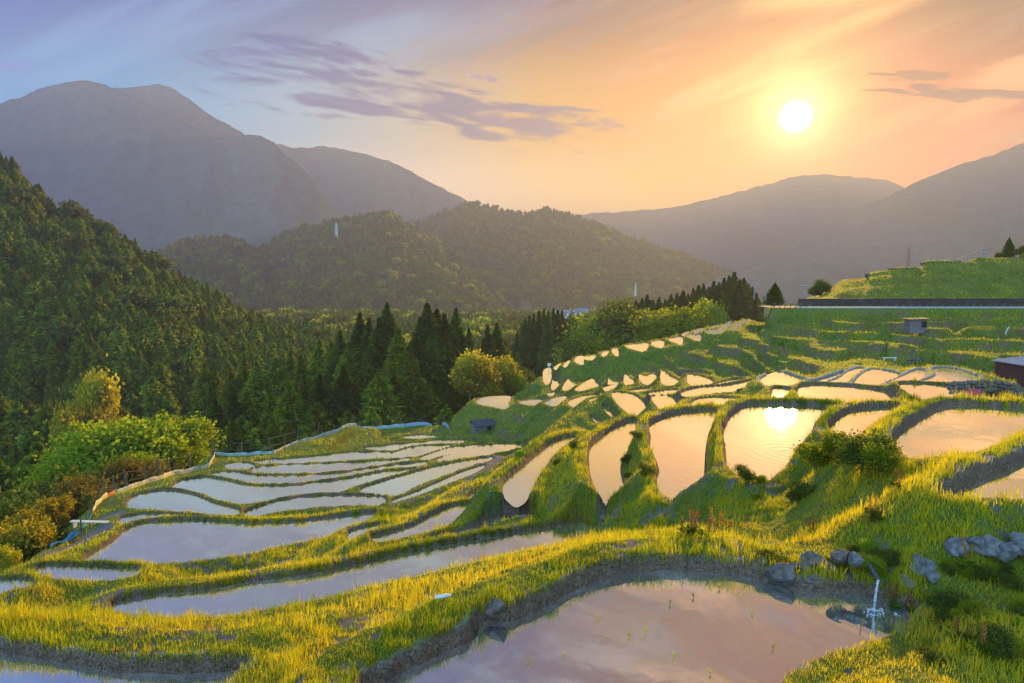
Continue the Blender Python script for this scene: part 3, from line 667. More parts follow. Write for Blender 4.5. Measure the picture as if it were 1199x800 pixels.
# pale concrete lips on the small paddies at the right, and a broken row of pale pebbles on the mud edge of the nearest ones
rim = np.zeros((nr, na))
for k in range(38, 44):
    r0_, r1_, a0_, a1_ = POND[k]['win']; s_ = np.s_[r0_:r1_, a0_:a1_]; d_ = poly_sdf(GX[s_], GY[s_], POND[k]['P'])
    rim[s_] = np.maximum(rim[s_], sstep(d_, .05, .12) * (1 - sstep(d_, .42, .52)))
for k in (0, 1):
    r0_, r1_, a0_, a1_ = POND[k]['win']; s_ = np.s_[r0_:r1_, a0_:a1_]; d_ = DM[s_]
    rim[s_] = np.maximum(rim[s_], .8 * np.exp(-((d_ - e_mud[s_] * 1.15) / .05) ** 2) * sstep(fbm(GX[s_] * 3, GY[s_] * 3, 3, 303), .48, .60))
ground = np_obj('ground', V, F, M_GROUND, smooth=True, attrs={'rim': rim.ravel(), 'mud': mud.ravel(), 'worn': worn.ravel()})
tag(ground, 'terraced grassy ground with mud edged bunds stepping down the valley side', kind='structure')

# ------------------------------------------------------------------ water
def water_material(name, mudcol=(.13,.105,.085), refl=.72, rough=.0, rings=None, tint=(.94,1,.90), silt=0.5, fk=.85):
    m, nt, out = new_mat(name)
    g = nt.node('ShaderNodeTexCoord'); P = g.outputs['Object']
    n1 = nt.noise(P, 0.9, 5, 0.6); n2 = nt.noise(P, 5.0, 6, 0.65)
    mudn = nt.smooth(n1 * 0.6 + n2 * 0.4, .46, .62)
    col = nt.mix(mudn, tuple(c * 0.55 for c in mudcol), mudcol)
    dif = nt.node('ShaderNodeBsdfDiffuse'); nt.setin(dif.inputs[0], col)
    gl = nt.node('ShaderNodeBsdfGlossy'); gl.inputs['Roughness'].default_value = rough
    nt.setin(gl.inputs[0], (*tint, 1))
    # faint wind ripples and, where water falls in, widening rings
    h = nt.noise(P, 1.6, 3, .5) * 0.5 + nt.noise(P, 9.0, 2, .5) * 0.06
    if rings:
        (rx, ry, wl, reach) = rings
        x, y, z = nt.xyz(P)
        d = nt.m('SQRT', (x - rx) * (x - rx) + (y - ry) * (y - ry)) + nt.noise(P, 1.2, 2) * 0.25
        h = h * 0.5 + nt.m('SINE', d * (6.283 / wl)) * nt.m('EXPONENT', -(d / reach)) * 0.20 * (0.4 + nt.noise(P, .8, 2))
    bp = nt.bump(h, 0.16, 0.05)
    nt.link(bp, gl.inputs['Normal'])
    lw = nt.node('ShaderNodeFresnel'); lw.inputs[0].default_value = 1.45
    f = nt.m('MINIMUM', E(nt, lw.outputs[0]) * fk + refl - mudn * (1 - 0) * 0.16 * silt, 0.96)
    mx = nt.node('ShaderNodeMixShader'); nt.setin(mx.inputs[0], f)
    nt.link(dif.outputs[0], mx.inputs[1]); nt.link(gl.outputs[0], mx.inputs[2])
    nt.link(mx.outputs[0], out.inputs[0]); return m
M_WATER = water_material('paddy_water', refl=.84, tint=(.98, 1, .74), mudcol=(.90,.88,.76))
SPOUT = at_h(1023, 717, 6.0)
M_W1 = water_material('paddy_water_near', refl=.66, tint=(.95, 1, .95), mudcol=(.34,.32,.29), rings=(SPOUT[0], SPOUT[1], .34, 1.5), silt=1.0)
rp = at_h(800, 548, 9.8); M_W2 = water_material('paddy_water_rippled', refl=.74, tint=(1, 1, .88), mudcol=(.5,.45,.38), rings=(rp[0]+.8, rp[1]-1, .55, 3.0))
rp = at_h(925, 530, 8.2); M_W3 = water_material('paddy_water_ringed', refl=.66, tint=(1, 1, .9), mudcol=(.5,.45,.38), rings=(rp[0], rp[1], .5, 2.0))
for k, p in enumerate(POND):
    P = p['P']; n = len(P)
    t = np.roll(P, -1, 0) - np.roll(P, 1, 0); nn = np.stack([t[:, 1], -t[:, 0]], -1); nn /= np.linalg.norm(nn, axis=1)[:, None] + 1e-9
    Q = P + nn * min(0.12, p['mu'] * 0.35)
    from mathutils.geometry import tessellate_polygon
    tri = tessellate_polygon([[Vector((x, y, 0)) for x, y in Q]]); F_ = []
    for a_, b_, c_ in tri:
        ar = (Q[b_][0] - Q[a_][0]) * (Q[c_][1] - Q[a_][1]) - (Q[c_][0] - Q[a_][0]) * (Q[b_][1] - Q[a_][1])
        F_.append((a_, b_, c_) if ar > 0 else (a_, c_, b_))
    o = np_obj('water', np.column_stack([Q, np.full(len(Q), p['z'])]), np.array(F_), {0: M_W1, 1: M_W1, 29: M_W2, 30: M_W3}.get(k, M_WATER), smooth=False)
    if p['lab']: tag(o, p['lab'], kind='structure')
    else: tag(o, 'small flooded paddy among the stepped terraces', group='small flooded paddies', kind='structure')
# ------------------------------------------------------------------ foliage prototypes
def quads_from(cent, dirv, length, width, up=None, var=None, rng=RNG):
    """diamond shaped sprays at CENT pointing along DIRV"""
    n = len(cent)
    d = dirv / (np.linalg.norm(dirv, axis=1)[:, None] + 1e-9)
    r = rng.normal(size=(n, 3)); s = np.cross(d, r); s /= np.linalg.norm(s, axis=1)[:, None] + 1e-9
    L = length[:, None] if np.ndim(length) else length; W = width[:, None] if np.ndim(width) else width
    nrm = np.cross(d, s)
    a = cent - d * L * .5; b = cent + s * W * .5 + nrm * W * .15; c = cent + d * L * .5; e = cent - s * W * .5 + nrm * W * .15
    V = np.stack([a, b, c, e], 1).reshape(-1, 3)
    F = np.arange(n * 4).reshape(n, 4)
    return V, F, np.repeat(var, 4) if var is not None else None
def conifer_crown(H, R, nb, ns, leaf, seed, base=0.10, full=0.75, lean=0.0, ex=1.0):
    g = np.random.default_rng(seed)
    t = base + (1 - base) * (g.random(nb) ** 0.80) * 0.985
    az = g.random(nb) * 6.283
    lob = 1 + 0.22 * np.sin(az * 3 + seed) + 0.16 * np.sin(az * 5 + t * 9 + seed * 2)
    rr = R * np.clip((1 - t) / (1 - full * 0.55), 0, 1) ** ex * lob * (0.62 + 0.5 * g.random(nb)) * np.clip((t - base) * 9 + 0.45, 0, 1)
    rr = np.maximum(rr, 0.10 * R * (1.02 - t))
    bx = np.cos(az) * rr; by = np.sin(az) * rr; bz = t * H - 0.18 * rr
    cl = (0.16 + 0.36 * np.minimum(rr, 2.4)) * np.clip((1 - t) * 7, .12, 1)
    idx = np.repeat(np.arange(nb), ns)
    off = g.normal(size=(nb * ns, 3)) * np.array([.42, .42, .34]) * cl[idx][:, None]
    k = g.random(nb * ns) * 0.55
    P = np.stack([bx[idx] * (1 - k), by[idx] * (1 - k), bz[idx] + k * rr[idx] * 0.12], -1) + off
    out = np.stack([np.cos(az[idx]), np.sin(az[idx]), -0.15 + 0.35 * g.normal(size=nb * ns) + (t[idx] - .5) * .9], -1) + 0.45 * g.normal(size=(nb * ns, 3))
    bv = g.random(nb)
    var = np.clip(0.25 + 0.45 * bv[idx] + 0.3 * g.random(nb * ns), 0, 1)
    L = leaf * (0.7 + 0.7 * g.random(nb * ns)) * np.clip(.35 + (1 - t[idx]) * 2.6, .35, 1); W = L * (0.32 + .25 * g.random(nb * ns))
    V, F, A = quads_from(P, out, L, W, var=var, rng=g)
    return V, F, A
def round_crown(H, R, nl, ns, leaf, seed, z0=0.28, flat=1.0, lobes=9):
    g = np.random.default_rng(seed)
    # lobes of different size heaped round the stem
    la = g.random(lobes) * 6.283; lr = R * 0.62 * np.sqrt(g.random(lobes)); lz = H * (z0 + .16 + (0.82 - z0 - .16) * g.random(lobes)) * np.clip(1.1 - 0.35 * lr / R, .6, 1)
    ls = R * (0.30 + 0.28 * g.random(lobes))
    LP = np.stack([np.cos(la) * lr, np.sin(la) * lr, lz], -1)
    li = g.integers(0, lobes, nl)
    dirs = g.normal(size=(nl, 3)); dirs /= np.linalg.norm(dirs, axis=1)[:, None]; dirs[:, 2] = np.abs(dirs[:, 2]) * 0.9 - 0.28 * g.random(nl)
    tip = LP[li] + dirs * (ls[li] * (0.72 + 0.5 * g.random(nl)))[:, None] * np.array([1, 1, flat])
    idx = np.repeat(np.arange(nl), ns)
    P = tip[idx] + g.normal(size=(nl * ns, 3)) * (0.085 * R + leaf * .35)
    out = dirs[idx] + 0.9 * g.normal(size=(nl * ns, 3))
    bv = g.random(nl)
    var = np.clip(0.15 + 0.55 * bv[idx] + 0.3 * g.random(nl * ns), 0, 1)
    L = leaf * (0.7 + 0.7 * g.random(nl * ns)); W = L * (0.5 + .3 * g.random(nl * ns))
    V, F, A = quads_from(P, out, L, W, var=var, rng=g)
    return V, F, A, LP
M_CEDAR = leaf_mat('cedar_needles', [(.03,.055,.010), (.075,.11,.014), (.16,.19,.02)], .35)
M_CEDAR_LIGHT = leaf_mat('young_cedar_needles', [(.06,.11,.012), (.16,.22,.018), (.34,.37,.03)], .40)
M_LEAF_YG = leaf_mat('yellow_green_leaves', [(.10,.16,.014), (.24,.32,.025), (.42,.46,.04)], .62)
M_LEAF_GOLD = leaf_mat('golden_leaves', [(.15,.14,.018), (.36,.31,.03), (.60,.48,.05)], .55)
M_LEAF_OLIVE = leaf_mat('olive_leaves', [(.04,.07,.014), (.095,.13,.024), (.19,.21,.035)], .45)
M_LEAF_RUST = leaf_mat('young_rust_leaves', [(.09,.09,.02), (.22,.19,.035), (.38,.27,.05)], .5)
M_BARK = simple_mat('bark', (.10,.075,.055), .95, .4, 3.0, bump=.6)
M_BARK_GREY = simple_mat('grey_bark', (.20,.17,.15), .95, .35, 4.0, bump=.5)
def trunk_mesh(name, H, r, limbs, seed, mat, sway=0.02, seg=8):
    g = random.Random(seed); bm = bmesh.new(); n = 7; pts = []
    x = y = 0
    for i in range(n + 1):
        pts.append(Vector((x, y, H * i / n - (0.5 if i == 0 else 0)))); x += g.uniform(-1, 1) * H * sway / n * 3; y += g.uniform(-1, 1) * H * sway / n * 3
    for i in range(n):
        r0 = r * (1 - i / n * .86) * (1.25 if i == 0 else 1); r1 = r * (1 - (i + 1) / n * .86)
        bm_tube(bm, pts[i], pts[i + 1], r0, r1, seg)
    for k, L in enumerate(limbs):
        z, lx, ly, lz = L; i = min(n - 1, int(z * n)); p = pts[i].lerp(pts[i + 1], z * n - i)
        q = Vector((lx, ly, lz)); mid = p.lerp(q, .5) + Vector((g.uniform(-.1, .1), g.uniform(-.1, .1), -.05)) * (q - p).length
        rr = r * (1 - z * .8) * .55
        bm_tube(bm, p, mid, rr, rr * .65, 6); bm_tube(bm, mid, q, rr * .65, rr * .18, 6)
    me = bpy.data.meshes.new(name); bm.to_mesh(me); bm.free(); me.materials.append(mat); return me
def limbs_for(LP, H):
    return [(min(.62, .22 + .05 * i), *(p * np.array([.85, .85, .95]))) for i, p in enumerate(LP)]
PROTO = {}
def proto(key, crown, trunk): PROTO[key] = (crown, trunk)
for k, (H, R, full, sd_) in enumerate([(22, 5.6, .2, 1), (22, 4.8, .1, 2), (22, 6.0, .2, 3), (22, 5.2, .1, 4)]):
    V, F, A = conifer_crown(H, R, 700, 26, .70, sd_, full=full)
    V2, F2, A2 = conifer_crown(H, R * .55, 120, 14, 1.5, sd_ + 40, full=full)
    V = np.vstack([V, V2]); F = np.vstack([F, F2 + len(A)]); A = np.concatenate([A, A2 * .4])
    limbs = [(t, math.cos(a) * R * (1 - t) * .8, math.sin(a) * R * (1 - t) * .8, 22 * t - .3) for t, a in [(.12 + .07 * i, i * 2.4 + k) for i in range(12)]]
    tm = trunk_mesh('trunk', H * .97, .34, limbs, k, M_BARK, .004)
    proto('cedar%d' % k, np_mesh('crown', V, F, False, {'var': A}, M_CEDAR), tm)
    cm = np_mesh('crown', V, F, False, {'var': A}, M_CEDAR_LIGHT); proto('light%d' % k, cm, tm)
# rounder, coarser conifers for the wooded hillside
for k in range(3):
    V, F, A = conifer_crown(14, 3.1 + .3 * k, 130, 14, 1.25, 60 + k, full=.8, base=.12, ex=.8)
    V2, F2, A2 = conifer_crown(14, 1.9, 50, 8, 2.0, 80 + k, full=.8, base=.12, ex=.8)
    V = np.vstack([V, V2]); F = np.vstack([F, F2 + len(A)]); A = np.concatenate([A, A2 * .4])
    tm = trunk_mesh('trunk', 13.4, .24, [], 20 + k, M_BARK, .004)
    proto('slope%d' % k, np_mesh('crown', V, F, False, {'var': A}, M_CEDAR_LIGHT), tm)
def mkround(key, H, R, nl, ns, leaf, seed, mat, bark=M_BARK_GREY, z0=.28, lobes=9, flat=1.0):
    V, F, A, LP = round_crown(H, R, nl, ns, leaf, seed, z0, flat, lobes)
    proto(key, np_mesh('crown', V, F, False, {'var': A}, mat), trunk_mesh('trunk', H * .7, R * .07, limbs_for(LP, H), seed, bark, .03))
mkround('yg0', 6, 3.2, 420, 24, .26, 5, M_LEAF_YG, lobes=11)
mkround('yg1', 6, 3.0, 420, 24, .26, 6, M_LEAF_YG, lobes=13)
mkround('ygbig', 9, 5.6, 700, 26, .42, 7, M_LEAF_YG, z0=.16, lobes=20)
mkround('gold0', 6, 2.7, 330, 22, .30, 8, M_LEAF_GOLD, lobes=9)
mkround('gold1', 6, 2.4, 300, 22, .30, 9, M_LEAF_GOLD, lobes=8)
mkround('olive0', 6, 3.2, 380, 24, .30, 10, M_LEAF_OLIVE, lobes=11)
mkround('olive1', 6, 3.4, 380, 24, .30, 11, M_LEAF_OLIVE, lobes=12)
mkround('rust0', 4, 2.0, 240, 20, .22, 12, M_LEAF_RUST, lobes=9, z0=.15)
mkround('rust1', 4, 2.2, 240, 20, .22, 13, M_LEAF_RUST, lobes=9, z0=.15)
mkround('shrub0', 2, 1.1, 170, 18, .13, 14, M_LEAF_YG, lobes=8, z0=.1)
mkround('shrub1', 2, 1.2, 170, 18, .13, 15, M_LEAF_OLIVE, lobes=8, z0=.1)
mkround('far0', 9, 4.6, 90, 12, 1.3, 16, M_LEAF_OLIVE, lobes=8)
mkround('far1', 9, 4.2, 90, 12, 1.3, 17, M_LEAF_YG, lobes=7)
PROTO_OBJ = {}
def tree(name, key, x, y, h, wide=1.0, label=None, cat='tree', group=None, z=None, rz=None, baseH=None):
    crown, trunk = PROTO[key]
    H = baseH or max(v.co.z for v in crown.vertices[:400:7])
    return _tree(name, key, x, y, h, wide, label, cat, group, z, rz)
HT = {}
for kk, (cm, tm) in PROTO.items():
    co = np.empty(len(cm.vertices) * 3, np.float32); cm.vertices.foreach_get('co', co); HT[kk] = float(np.percentile(co[2::3], 99.9))
def _tree(name, key, x, y, h, wide, label, cat, group, z, rz):
    crown, trunk = PROTO[key]; s = h / HT[key]
    zz = float(gz(x, y)) - 0.1 if z is None else z
    t = empty(name, (x, y, zz), random.uniform(0, 6.28) if rz is None else rz, (s * wide, s * wide, s))
    tag(t, label, cat, group)
    c = bpy.data.objects.new('crown', crown); link(c, t)
    r = bpy.data.objects.new('trunk', trunk); link(r, t)
    PROTO_OBJ.setdefault(key, c)
    return t
def tree_px(name, key, px, py_top, Y, h=None, wide=1.0, zb=None, **kw):
    """tree whose tip is seen at px, py_top, standing Y metres ahead"""
    p = at_y(px, py_top, Y)
    zg = float(gz(p[0], p[1])) if zb is None else zb
    hh = (p[2] - zg) if h is None else h
    return _tree(name, key, p[0], p[1], hh + .1, wide, kw.get('label'), kw.get('cat', 'tree'), kw.get('group'), p[2] - hh - .1, kw.get('rz'))

# ------------------------------------------------------------------ cedars behind the lower terraces, one by one
G_ROW = 'cedars behind the lower terraces'
row = [ # px, top y, distance ahead, prototype, width, label
 (453,354,112,'cedar1',1.0,'tallest dark cedar of the left clump, its thin tip above its neighbours'),
 (421,367,116,'cedar3',.9,'slim dark cedar with a thin tip at the left end of the left clump'),
 (432,373,114,'cedar0',.9,None), (444,372,110,'cedar0',.9,None), (466,385,108,'light1',1.15,'broad cedar with a sunlit yellow edge at the right side of the left clump'),
 (478,405,106,'light0',1.1,None), (398,388,116,'cedar2',.9,None), (408,402,112,'light2',1,None),
 (500,355,116,'cedar1',1.1,'tall pointed cedar that begins the second dark clump'), (511,362,118,'cedar0',1,None), (520,368,117,'cedar3',1,None), (492,372,115,'cedar2',1,None),
 (534,361,118,'cedar3',.85,'slender cedar standing apart at the right side of the second dark clump'), (549,384,118,'cedar1',.9,'short pointed cedar beside the golden trees'), (541,392,116,'cedar0',.95,None),
 (506,388,112,'cedar2',1,None),(524,395,112,'cedar1',1,None),(488,392,112,'cedar0',1,None),
 (571,381,128,'cedar0',.85,'left one of two pointed cedars behind the golden trees'), (582,378,128,'cedar3',.95,'right one of two pointed cedars behind the golden trees'), (592,400,130,'cedar2',.9,None),
 (605,412,135,'light0',1,None),
]
for px_, ty, Y_, key, wd, lab in row:
    Y_ *= 1.42; zb = -47.0
    tree_px('cedar_tree', key, px_, ty, Y_, wide=wd * 1.2, zb=zb, label=lab or 'dark cedar merging into the tall clumps behind the lower terraces', group=G_ROW)
rr_ = random.Random(3)
for px_ in range(236, 420, 17):
    ty = np.interp(px_, [250, 300, 340, 380, 420], [428, 418, 405, 402, 395]) + rr_.uniform(-9, 12)
    Y_ = rr_.uniform(150, 170)
    tree_px('cedar_tree', rr_.choice(['cedar0', 'cedar2', 'light1', 'light3', 'light0']), px_ + rr_.uniform(-4, 4), ty, Y_, zb=-48, wide=rr_.uniform(1.1, 1.5), label='green cedar in the long row behind the sheet fence', group='cedars in the row behind the sheet fence')
for px_ in range(250, 480, 21):
    ty = np.interp(px_, [250, 340, 400, 480], [462, 452, 440, 432]) + rr_.uniform(-12, 12)
    tree_px('cedar_tree', rr_.choice(['cedar0', 'cedar2', 'light1', 'light2']), px_ + rr_.uniform(-5, 5), ty, rr_.uniform(132, 140), zb=-48, wide=rr_.uniform(1.1, 1.5), label='shorter cedar in front, at the foot of the row behind the sheet fence', group='shorter cedars behind the sheet fence')
# dark clump beyond the ridge
for px_, ty in [(611,378),(615,373),(620,369),(625,367),(631,364),(637,361),(642,364),(648,361),(653,363),(658,364),(664,374),(668,386),(616,392),(628,385),(640,383),(652,386),(661,394),(606,388)]:
    tree_px('cedar_tree', rr_.choice(['cedar0', 'cedar1', 'cedar3']), px_, ty, rr_.uniform(225, 245), zb=-55, wide=.8, label='dark cedar in the flat topped clump behind the ridge of terraces', group='cedars of the flat topped clump')
for px_, ty in [(745,352),(752,349),(758,345),(765,351),(772,348),(779,350),(786,345),(793,343),(800,340),(806,344),(812,337),(818,334),(824,332),(830,336),(836,329),(842,331),(848,326),(854,323),(860,319),(866,327),(871,326),(876,332),(881,336),(886,343),(864,334),(850,338),(834,344),(816,347),(797,353),(884,352)]:
    tree_px('cedar_tree', rr_.choice(['cedar0', 'cedar1', 'cedar2', 'cedar3']), px_, ty, rr_.uniform(225, 250), zb=-34, wide=1.2 * rr_.uniform(.9, 1.2), label='dark evergreen in the dense stand on top of the ridge left of the road', group='evergreens on top of the ridge')
# leafy trees along the ridge
for px_, ty, Y_, key, wd, lab in [
 (800,359,142,'ygbig',1.22,'big rounded yellow green tree on the edge of the ridge terraces'),
 (725,364,158,'ygbig',.95,'wide yellow green tree in the middle of the leafy belt'),
 (698,380,152,'ygbig',1,'yellow green tree sloping down at the left of the leafy belt'),
 (745,358,156,'olive0',1.1,'dull green rounded tree just left of the big yellow green one'),
 (708,355,170,'olive1',.9,'dark rounded tree behind the leafy belt'), (722,352,172,'olive0',.9,None), (735,352,168,'olive1',.8,None), (692,366,170,'olive0',1.0,None),
 (680,395,150,'olive1',1.1,None), (670,410,146,'gold1',.8,'small golden tree at the left foot of the leafy belt'), (665,398,155,'olive1',1,None), (828,350,150,'yg0',.6,'small bright tree against the dark evergreens'),
 (760,378,150,'olive1',.9,None)]:
    Y_ *= 1.38
    tree_px('leafy_tree', key, px_, ty, Y_, zb=-46 if px_ < 780 else -33, wide=wd, label=lab or 'dull green tree in the leafy belt behind the ridge terraces', group='leafy trees behind the ridge terraces')
for px_, ty, Y_, key, wd, lab in [
 (560,410,124,'gold0',1.0,'golden tree right of the cedar clumps, the largest of the golden ones'), (551,425,122,'gold1',1,'golden tree tucked against the short pointed cedar'),
 (574,432,122,'gold0',.9,'golden bush at the corner of the rounded pale paddy'), (592,418,128,'gold1',.8,'small golden tree left of the ridge terraces'), (583,440,124,'olive0',1,'dull green bush between the golden trees'), (604,428,130,'olive1',1,'green bush where the ridge terraces begin'), (598,438,126,'yg0',.9,'yellow green bush at the lowest end of the ridge terraces')]:
    Y_ *= 1.14
    tree_px('golden_tree' if 'gold' in key else 'leafy_tree', key, px_, ty, Y_, wide=wd, zb=-32, label=lab)
# right skyline
tree_px('round_pine', 'cedar2', 908, 331, 118, wide=1.9, label='lone dark round tree beside the left end of the road', cat='pine tree', zb=at_y(908, 359, 118)[2])
tree_px('leafy_tree', 'olive1', 962, 327, 135, wide=1.0, label='dark bush behind the left end of the hilltop', zb=-6.5)
tree_px('leafy_tree', 'olive0', 955, 336, 136, wide=1.0, label='small bush at the left foot of the hilltop bush', zb=-6.5)
tree_px('pine_tree', 'cedar3', 1182, 278, 135, wide=1.5, label='layered pine on the hilltop near the right edge', cat='pine tree', zb=2.0)
tree_px('leafy_tree', 'olive0', 1197, 287, 132, wide=.8, label='round tree on the hilltop at the right edge', zb=2)
tree_px('leafy_tree', 'gold1', 1199, 296, 131, wide=.8, label='yellowish bush on the hilltop at the right edge', zb=0.5)
tree_px('leafy_tree', 'olive1', 1170, 295, 138, wide=.8, label='low bush left of the hilltop pine', zb=1.6)
# trees and bushes down the left bank
for px_, ty, Y_, key, wd, lab in [
 (125,492,80,'yg0',1.15,'bright green tree at the left of the leafy group by the sheet fence'), (150,494,84,'yg1',1.05,None), (178,489,86,'yg0',1.0,'bright green tree with the highest top in the leafy group by the sheet fence'), (205,492,88,'yg1',1.05,'bright green tree with a rounded top next to the sheet fence corner'),
 (222,522,86,'yg0',.9,None), (195,522,82,'yg1',1.0,None), (75,518,78,'yg1',.85,'pale green tree beside the bare grey tree'), (160,530,76,'yg0',.9,None), (135,535,74,'yg1',.9,None),
 (60,560,66,'olive0',1,None),(20,575,62,'olive1',1,None),(40,600,56,'olive0',1,None)]:
    tree_px('leafy_tree', key, px_, ty, Y_, wide=wd, label=lab or ('fresh green tree filling the leafy group left of the sheet fence' if 'yg' in key else 'dull green bush on the dark bank at the lower left'), group='leafy trees left of the sheet fence' if 'yg' in key else 'dull bushes on the lower left bank')
for px_, ty, Y_, key, wd, lab in [
 (145,537,70,'rust0',1.2,None), (165,540,72,'rust1',1.1,None), (95,560,62,'rust1',1.2,'rusty leaved bush beside the start of the pale sheet fence'), (105,575,60,'rust0',1,None), (60,580,56,'gold1',1,'golden green bush above the blue tarpaulin'),
 (30,595,52,'gold0',.9,None), (8,612,46,'gold1',1,'golden bush cut by the left edge'), (50,612,50,'olive1',.9,None), (12,585,56,'olive0',1,None), (75,600,55,'gold0',.8,None),(5,640,42,'gold0',.8,None),(28,632,46,'olive0',.9,None)]:
    tree_px('bush', key, px_, ty, Y_, wide=wd * .9, label=lab or {'rust': 'rusty orange bush along the outside of the sheet fence', 'gold': 'golden green bush on the lower left bank', 'oliv': 'dull green bush low on the left bank'}[key[:4]], cat='bush', group={'rust': 'rusty bushes by the sheet fence', 'gold': 'golden bushes on the lower left bank', 'oliv': 'dull bushes low on the left bank'}[key[:4]])
for px_, ty, Y_, lab in [(108,432,150,'bright golden tree standing out of the dark conifers on the left'), (86,470,140,'smaller golden tree below the bright golden one on the left'), (120,470,145,'golden tree half hidden under the bright golden one')]:
    tree_px('golden_tree', 'gold1', px_, ty, Y_, wide=.5, label=lab)
# bare grey tree
def bare_tree():
    g = random.Random(5); bm = bmesh.new()
    def br(p, d, L, r, k):
        q = p + d * L; bm_tube(bm, p, q, r, r * .65, 5)
        if k == 0: return
        for _ in range(3 if k > 1 else 4):
            nd = (d + Vector((g.uniform(-1, 1), g.uniform(-1, 1), g.uniform(-.3, .7))) * .62).normalized(); br(q, nd, L * g.uniform(.6, .82), r * .62, k - 1)
    for s_ in range(3): br(Vector((s_ * .5 - .5, 0, 0)), Vector((g.uniform(-.4, .4), g.uniform(-.3, .3), 1)).normalized(), 2.1, .11, 5)
    return bm
p = at_y(32, 530, 84); o = bm_obj('bare_tree', bare_tree(), simple_mat('dead_twigs', (.26,.2,.18), .95)); o.location = (p[0], p[1], -38); o.scale = (1.35, 1.35, 1.3)
tag(o, 'leafless grey tree with fine twigs at the lower left', 'bare tree')

# ------------------------------------------------------------------ the wooded hillside: nearest conifers one by one, the rest as one mass
hx, hy, hz_ = HL['x'], HL['y'], HL['z']
def hill_pts(H, n, tmin, tmax, amin=-9, amax=9, seed=0):
    g = np.random.default_rng(seed); T = H['T']; nr_, nc = T.shape
    i = g.random(n * 3) * (nr_ - 2); j = g.random(n * 3) * (nc - 2)
    i0 = i.astype(int); j0 = j.astype(int); fi = i - i0; fj = j - j0
    def s(F): return F[i0, j0] * (1 - fi) * (1 - fj) + F[i0 + 1, j0] * fi * (1 - fj) + F[i0, j0 + 1] * (1 - fi) * fj + F[i0 + 1, j0 + 1] * fi * fj
    x, y, z, t = s(H['x']), s(H['y']), s(H['z']), s(T); a = np.degrees(np.arctan2(x, y))
    r = np.hypot(x, y)
    ok = (t > tmin) & (t < tmax) & (a > amin) & (a < amax) & (g.random(n * 3) < r / r.max())
    return x[ok][:n], y[ok][:n], z[ok][:n], t[ok][:n]
def scatter_grid(H, sp, tmin, tmax, amin, amax, seed=0, zmin=-1e9):
    """jittered even spacing over the hill's surface"""
    x, y, z, T = H['x'], H['y'], H['z'], H['T']
    g = np.random.default_rng(seed)
    A = np.degrees(np.arctan2(x, y)); ok = (T > tmin) & (T < tmax) & (A > amin) & (A < amax) & (z > zmin)
    X0, X1, Y0, Y1 = x[ok].min(), x[ok].max(), y[ok].min(), y[ok].max()
    gx, gy = np.meshgrid(np.arange(X0, X1, sp), np.arange(Y0, Y1, sp)); gx = gx.ravel() + g.uniform(-.45, .45, gx.size) * sp; gy = gy.ravel() + g.uniform(-.45, .45, gy.size) * sp
    # look the surface up in its own polar layout
    aa = np.arctan2(gx, gy); rr2 = np.hypot(gx, gy)
    Acol = np.arctan2(x[0], y[0]); R0 = np.hypot(x, y)
    j = np.clip(np.searchsorted(Acol, aa) - 1, 0, len(Acol) - 2)
    inside_ = (aa > Acol[0]) & (aa < Acol[-1])
    rmid = R0[(T.shape[0] - 1) // 2, j]; rfront = R0[0, j]; rback = R0[-1, j]
    t = np.where(rr2 < rmid, (rr2 - rmid) / (rmid - rfront + 1e-6), (rr2 - rmid) / (rback - rmid + 1e-6))
    i = (t + 1) / 2 * (T.shape[0] - 1); keep = inside_ & (t > tmin) & (t < tmax) & (np.degrees(aa) > amin) & (np.degrees(aa) < amax)
    gx, gy, i, j, t = gx[keep], gy[keep], i[keep], j[keep], t[keep]
    i0 = np.clip(i.astype(int), 0, T.shape[0] - 2); f = i - i0
    zz = z[i0, j] * (1 - f) + z[i0 + 1, j] * f
    k = zz > zmin
    return gx[k], gy[k], zz[k], t[k]
sx, sy, sz, st = scatter_grid(HL, 4.4, -.96, .25, -60, 9, 5)
ground_z = gz(sx, sy)
ok = (sz > ground_z - 3); sx, sy, sz, st = sx[ok], sy[ok], sz[ok], st[ok]
# even cover down on the valley floor between the terraces and the hill
g = np.random.default_rng(8)
vx, vy = np.meshgrid(np.arange(-210, 10, 4.8), np.arange(70, 300, 4.8)); vx = vx.ravel() + g.uniform(-2.4, 2.4, vx.size); vy = vy.ravel() + g.uniform(-2.4, 2.4, vy.size)
va = np.degrees(np.arctan2(vx, vy)); vr = np.hypot(vx, vy)
rmin = np.interp(va, [-50, -38, -30, -24, -18, -12, -5, 0, 3], [116, 116, 122, 125, 124, 122, 130, 130, 130])
hr_front = np.interp(va, np.degrees(np.arctan2(hx[0], hy[0])), np.hypot(hx[0], hy[0]) + 14)
ok = (va > -50) & (va < 2) & (vr > rmin) & (vr < np.maximum(hr_front, rmin))
vx, vy = vx[ok], vy[ok]; vz_ = gz(vx, vy)
ax = np.concatenate([sx, vx]); ay = np.concatenate([sy, vy]); az_ = np.concatenate([sz, vz_])
d = np.hypot(ax, ay); A_ = np.degrees(np.arctan2(ax, ay))
infr = (A_ > -41) & (A_ < 3)
order = np.argsort(np.where(infr, d, 1e9)); near = order[:200]; rest = order[200:]
g = np.random.default_rng(9)
for q in near:
    hgt = float(g.uniform(11, 16.5))
    _tree('conifer', 'slope%d' % g.integers(0, 3) if g.random() < .6 else 'light%d' % g.integers(0, 4), float(ax[q]), float(ay[q]), hgt, float(g.uniform(.95, 1.3)), 'dark green conifer in the crowded wood at the foot of the left hillside', 'conifer', 'conifers at the foot of the left hillside', float(az_[q]) - .3, None)
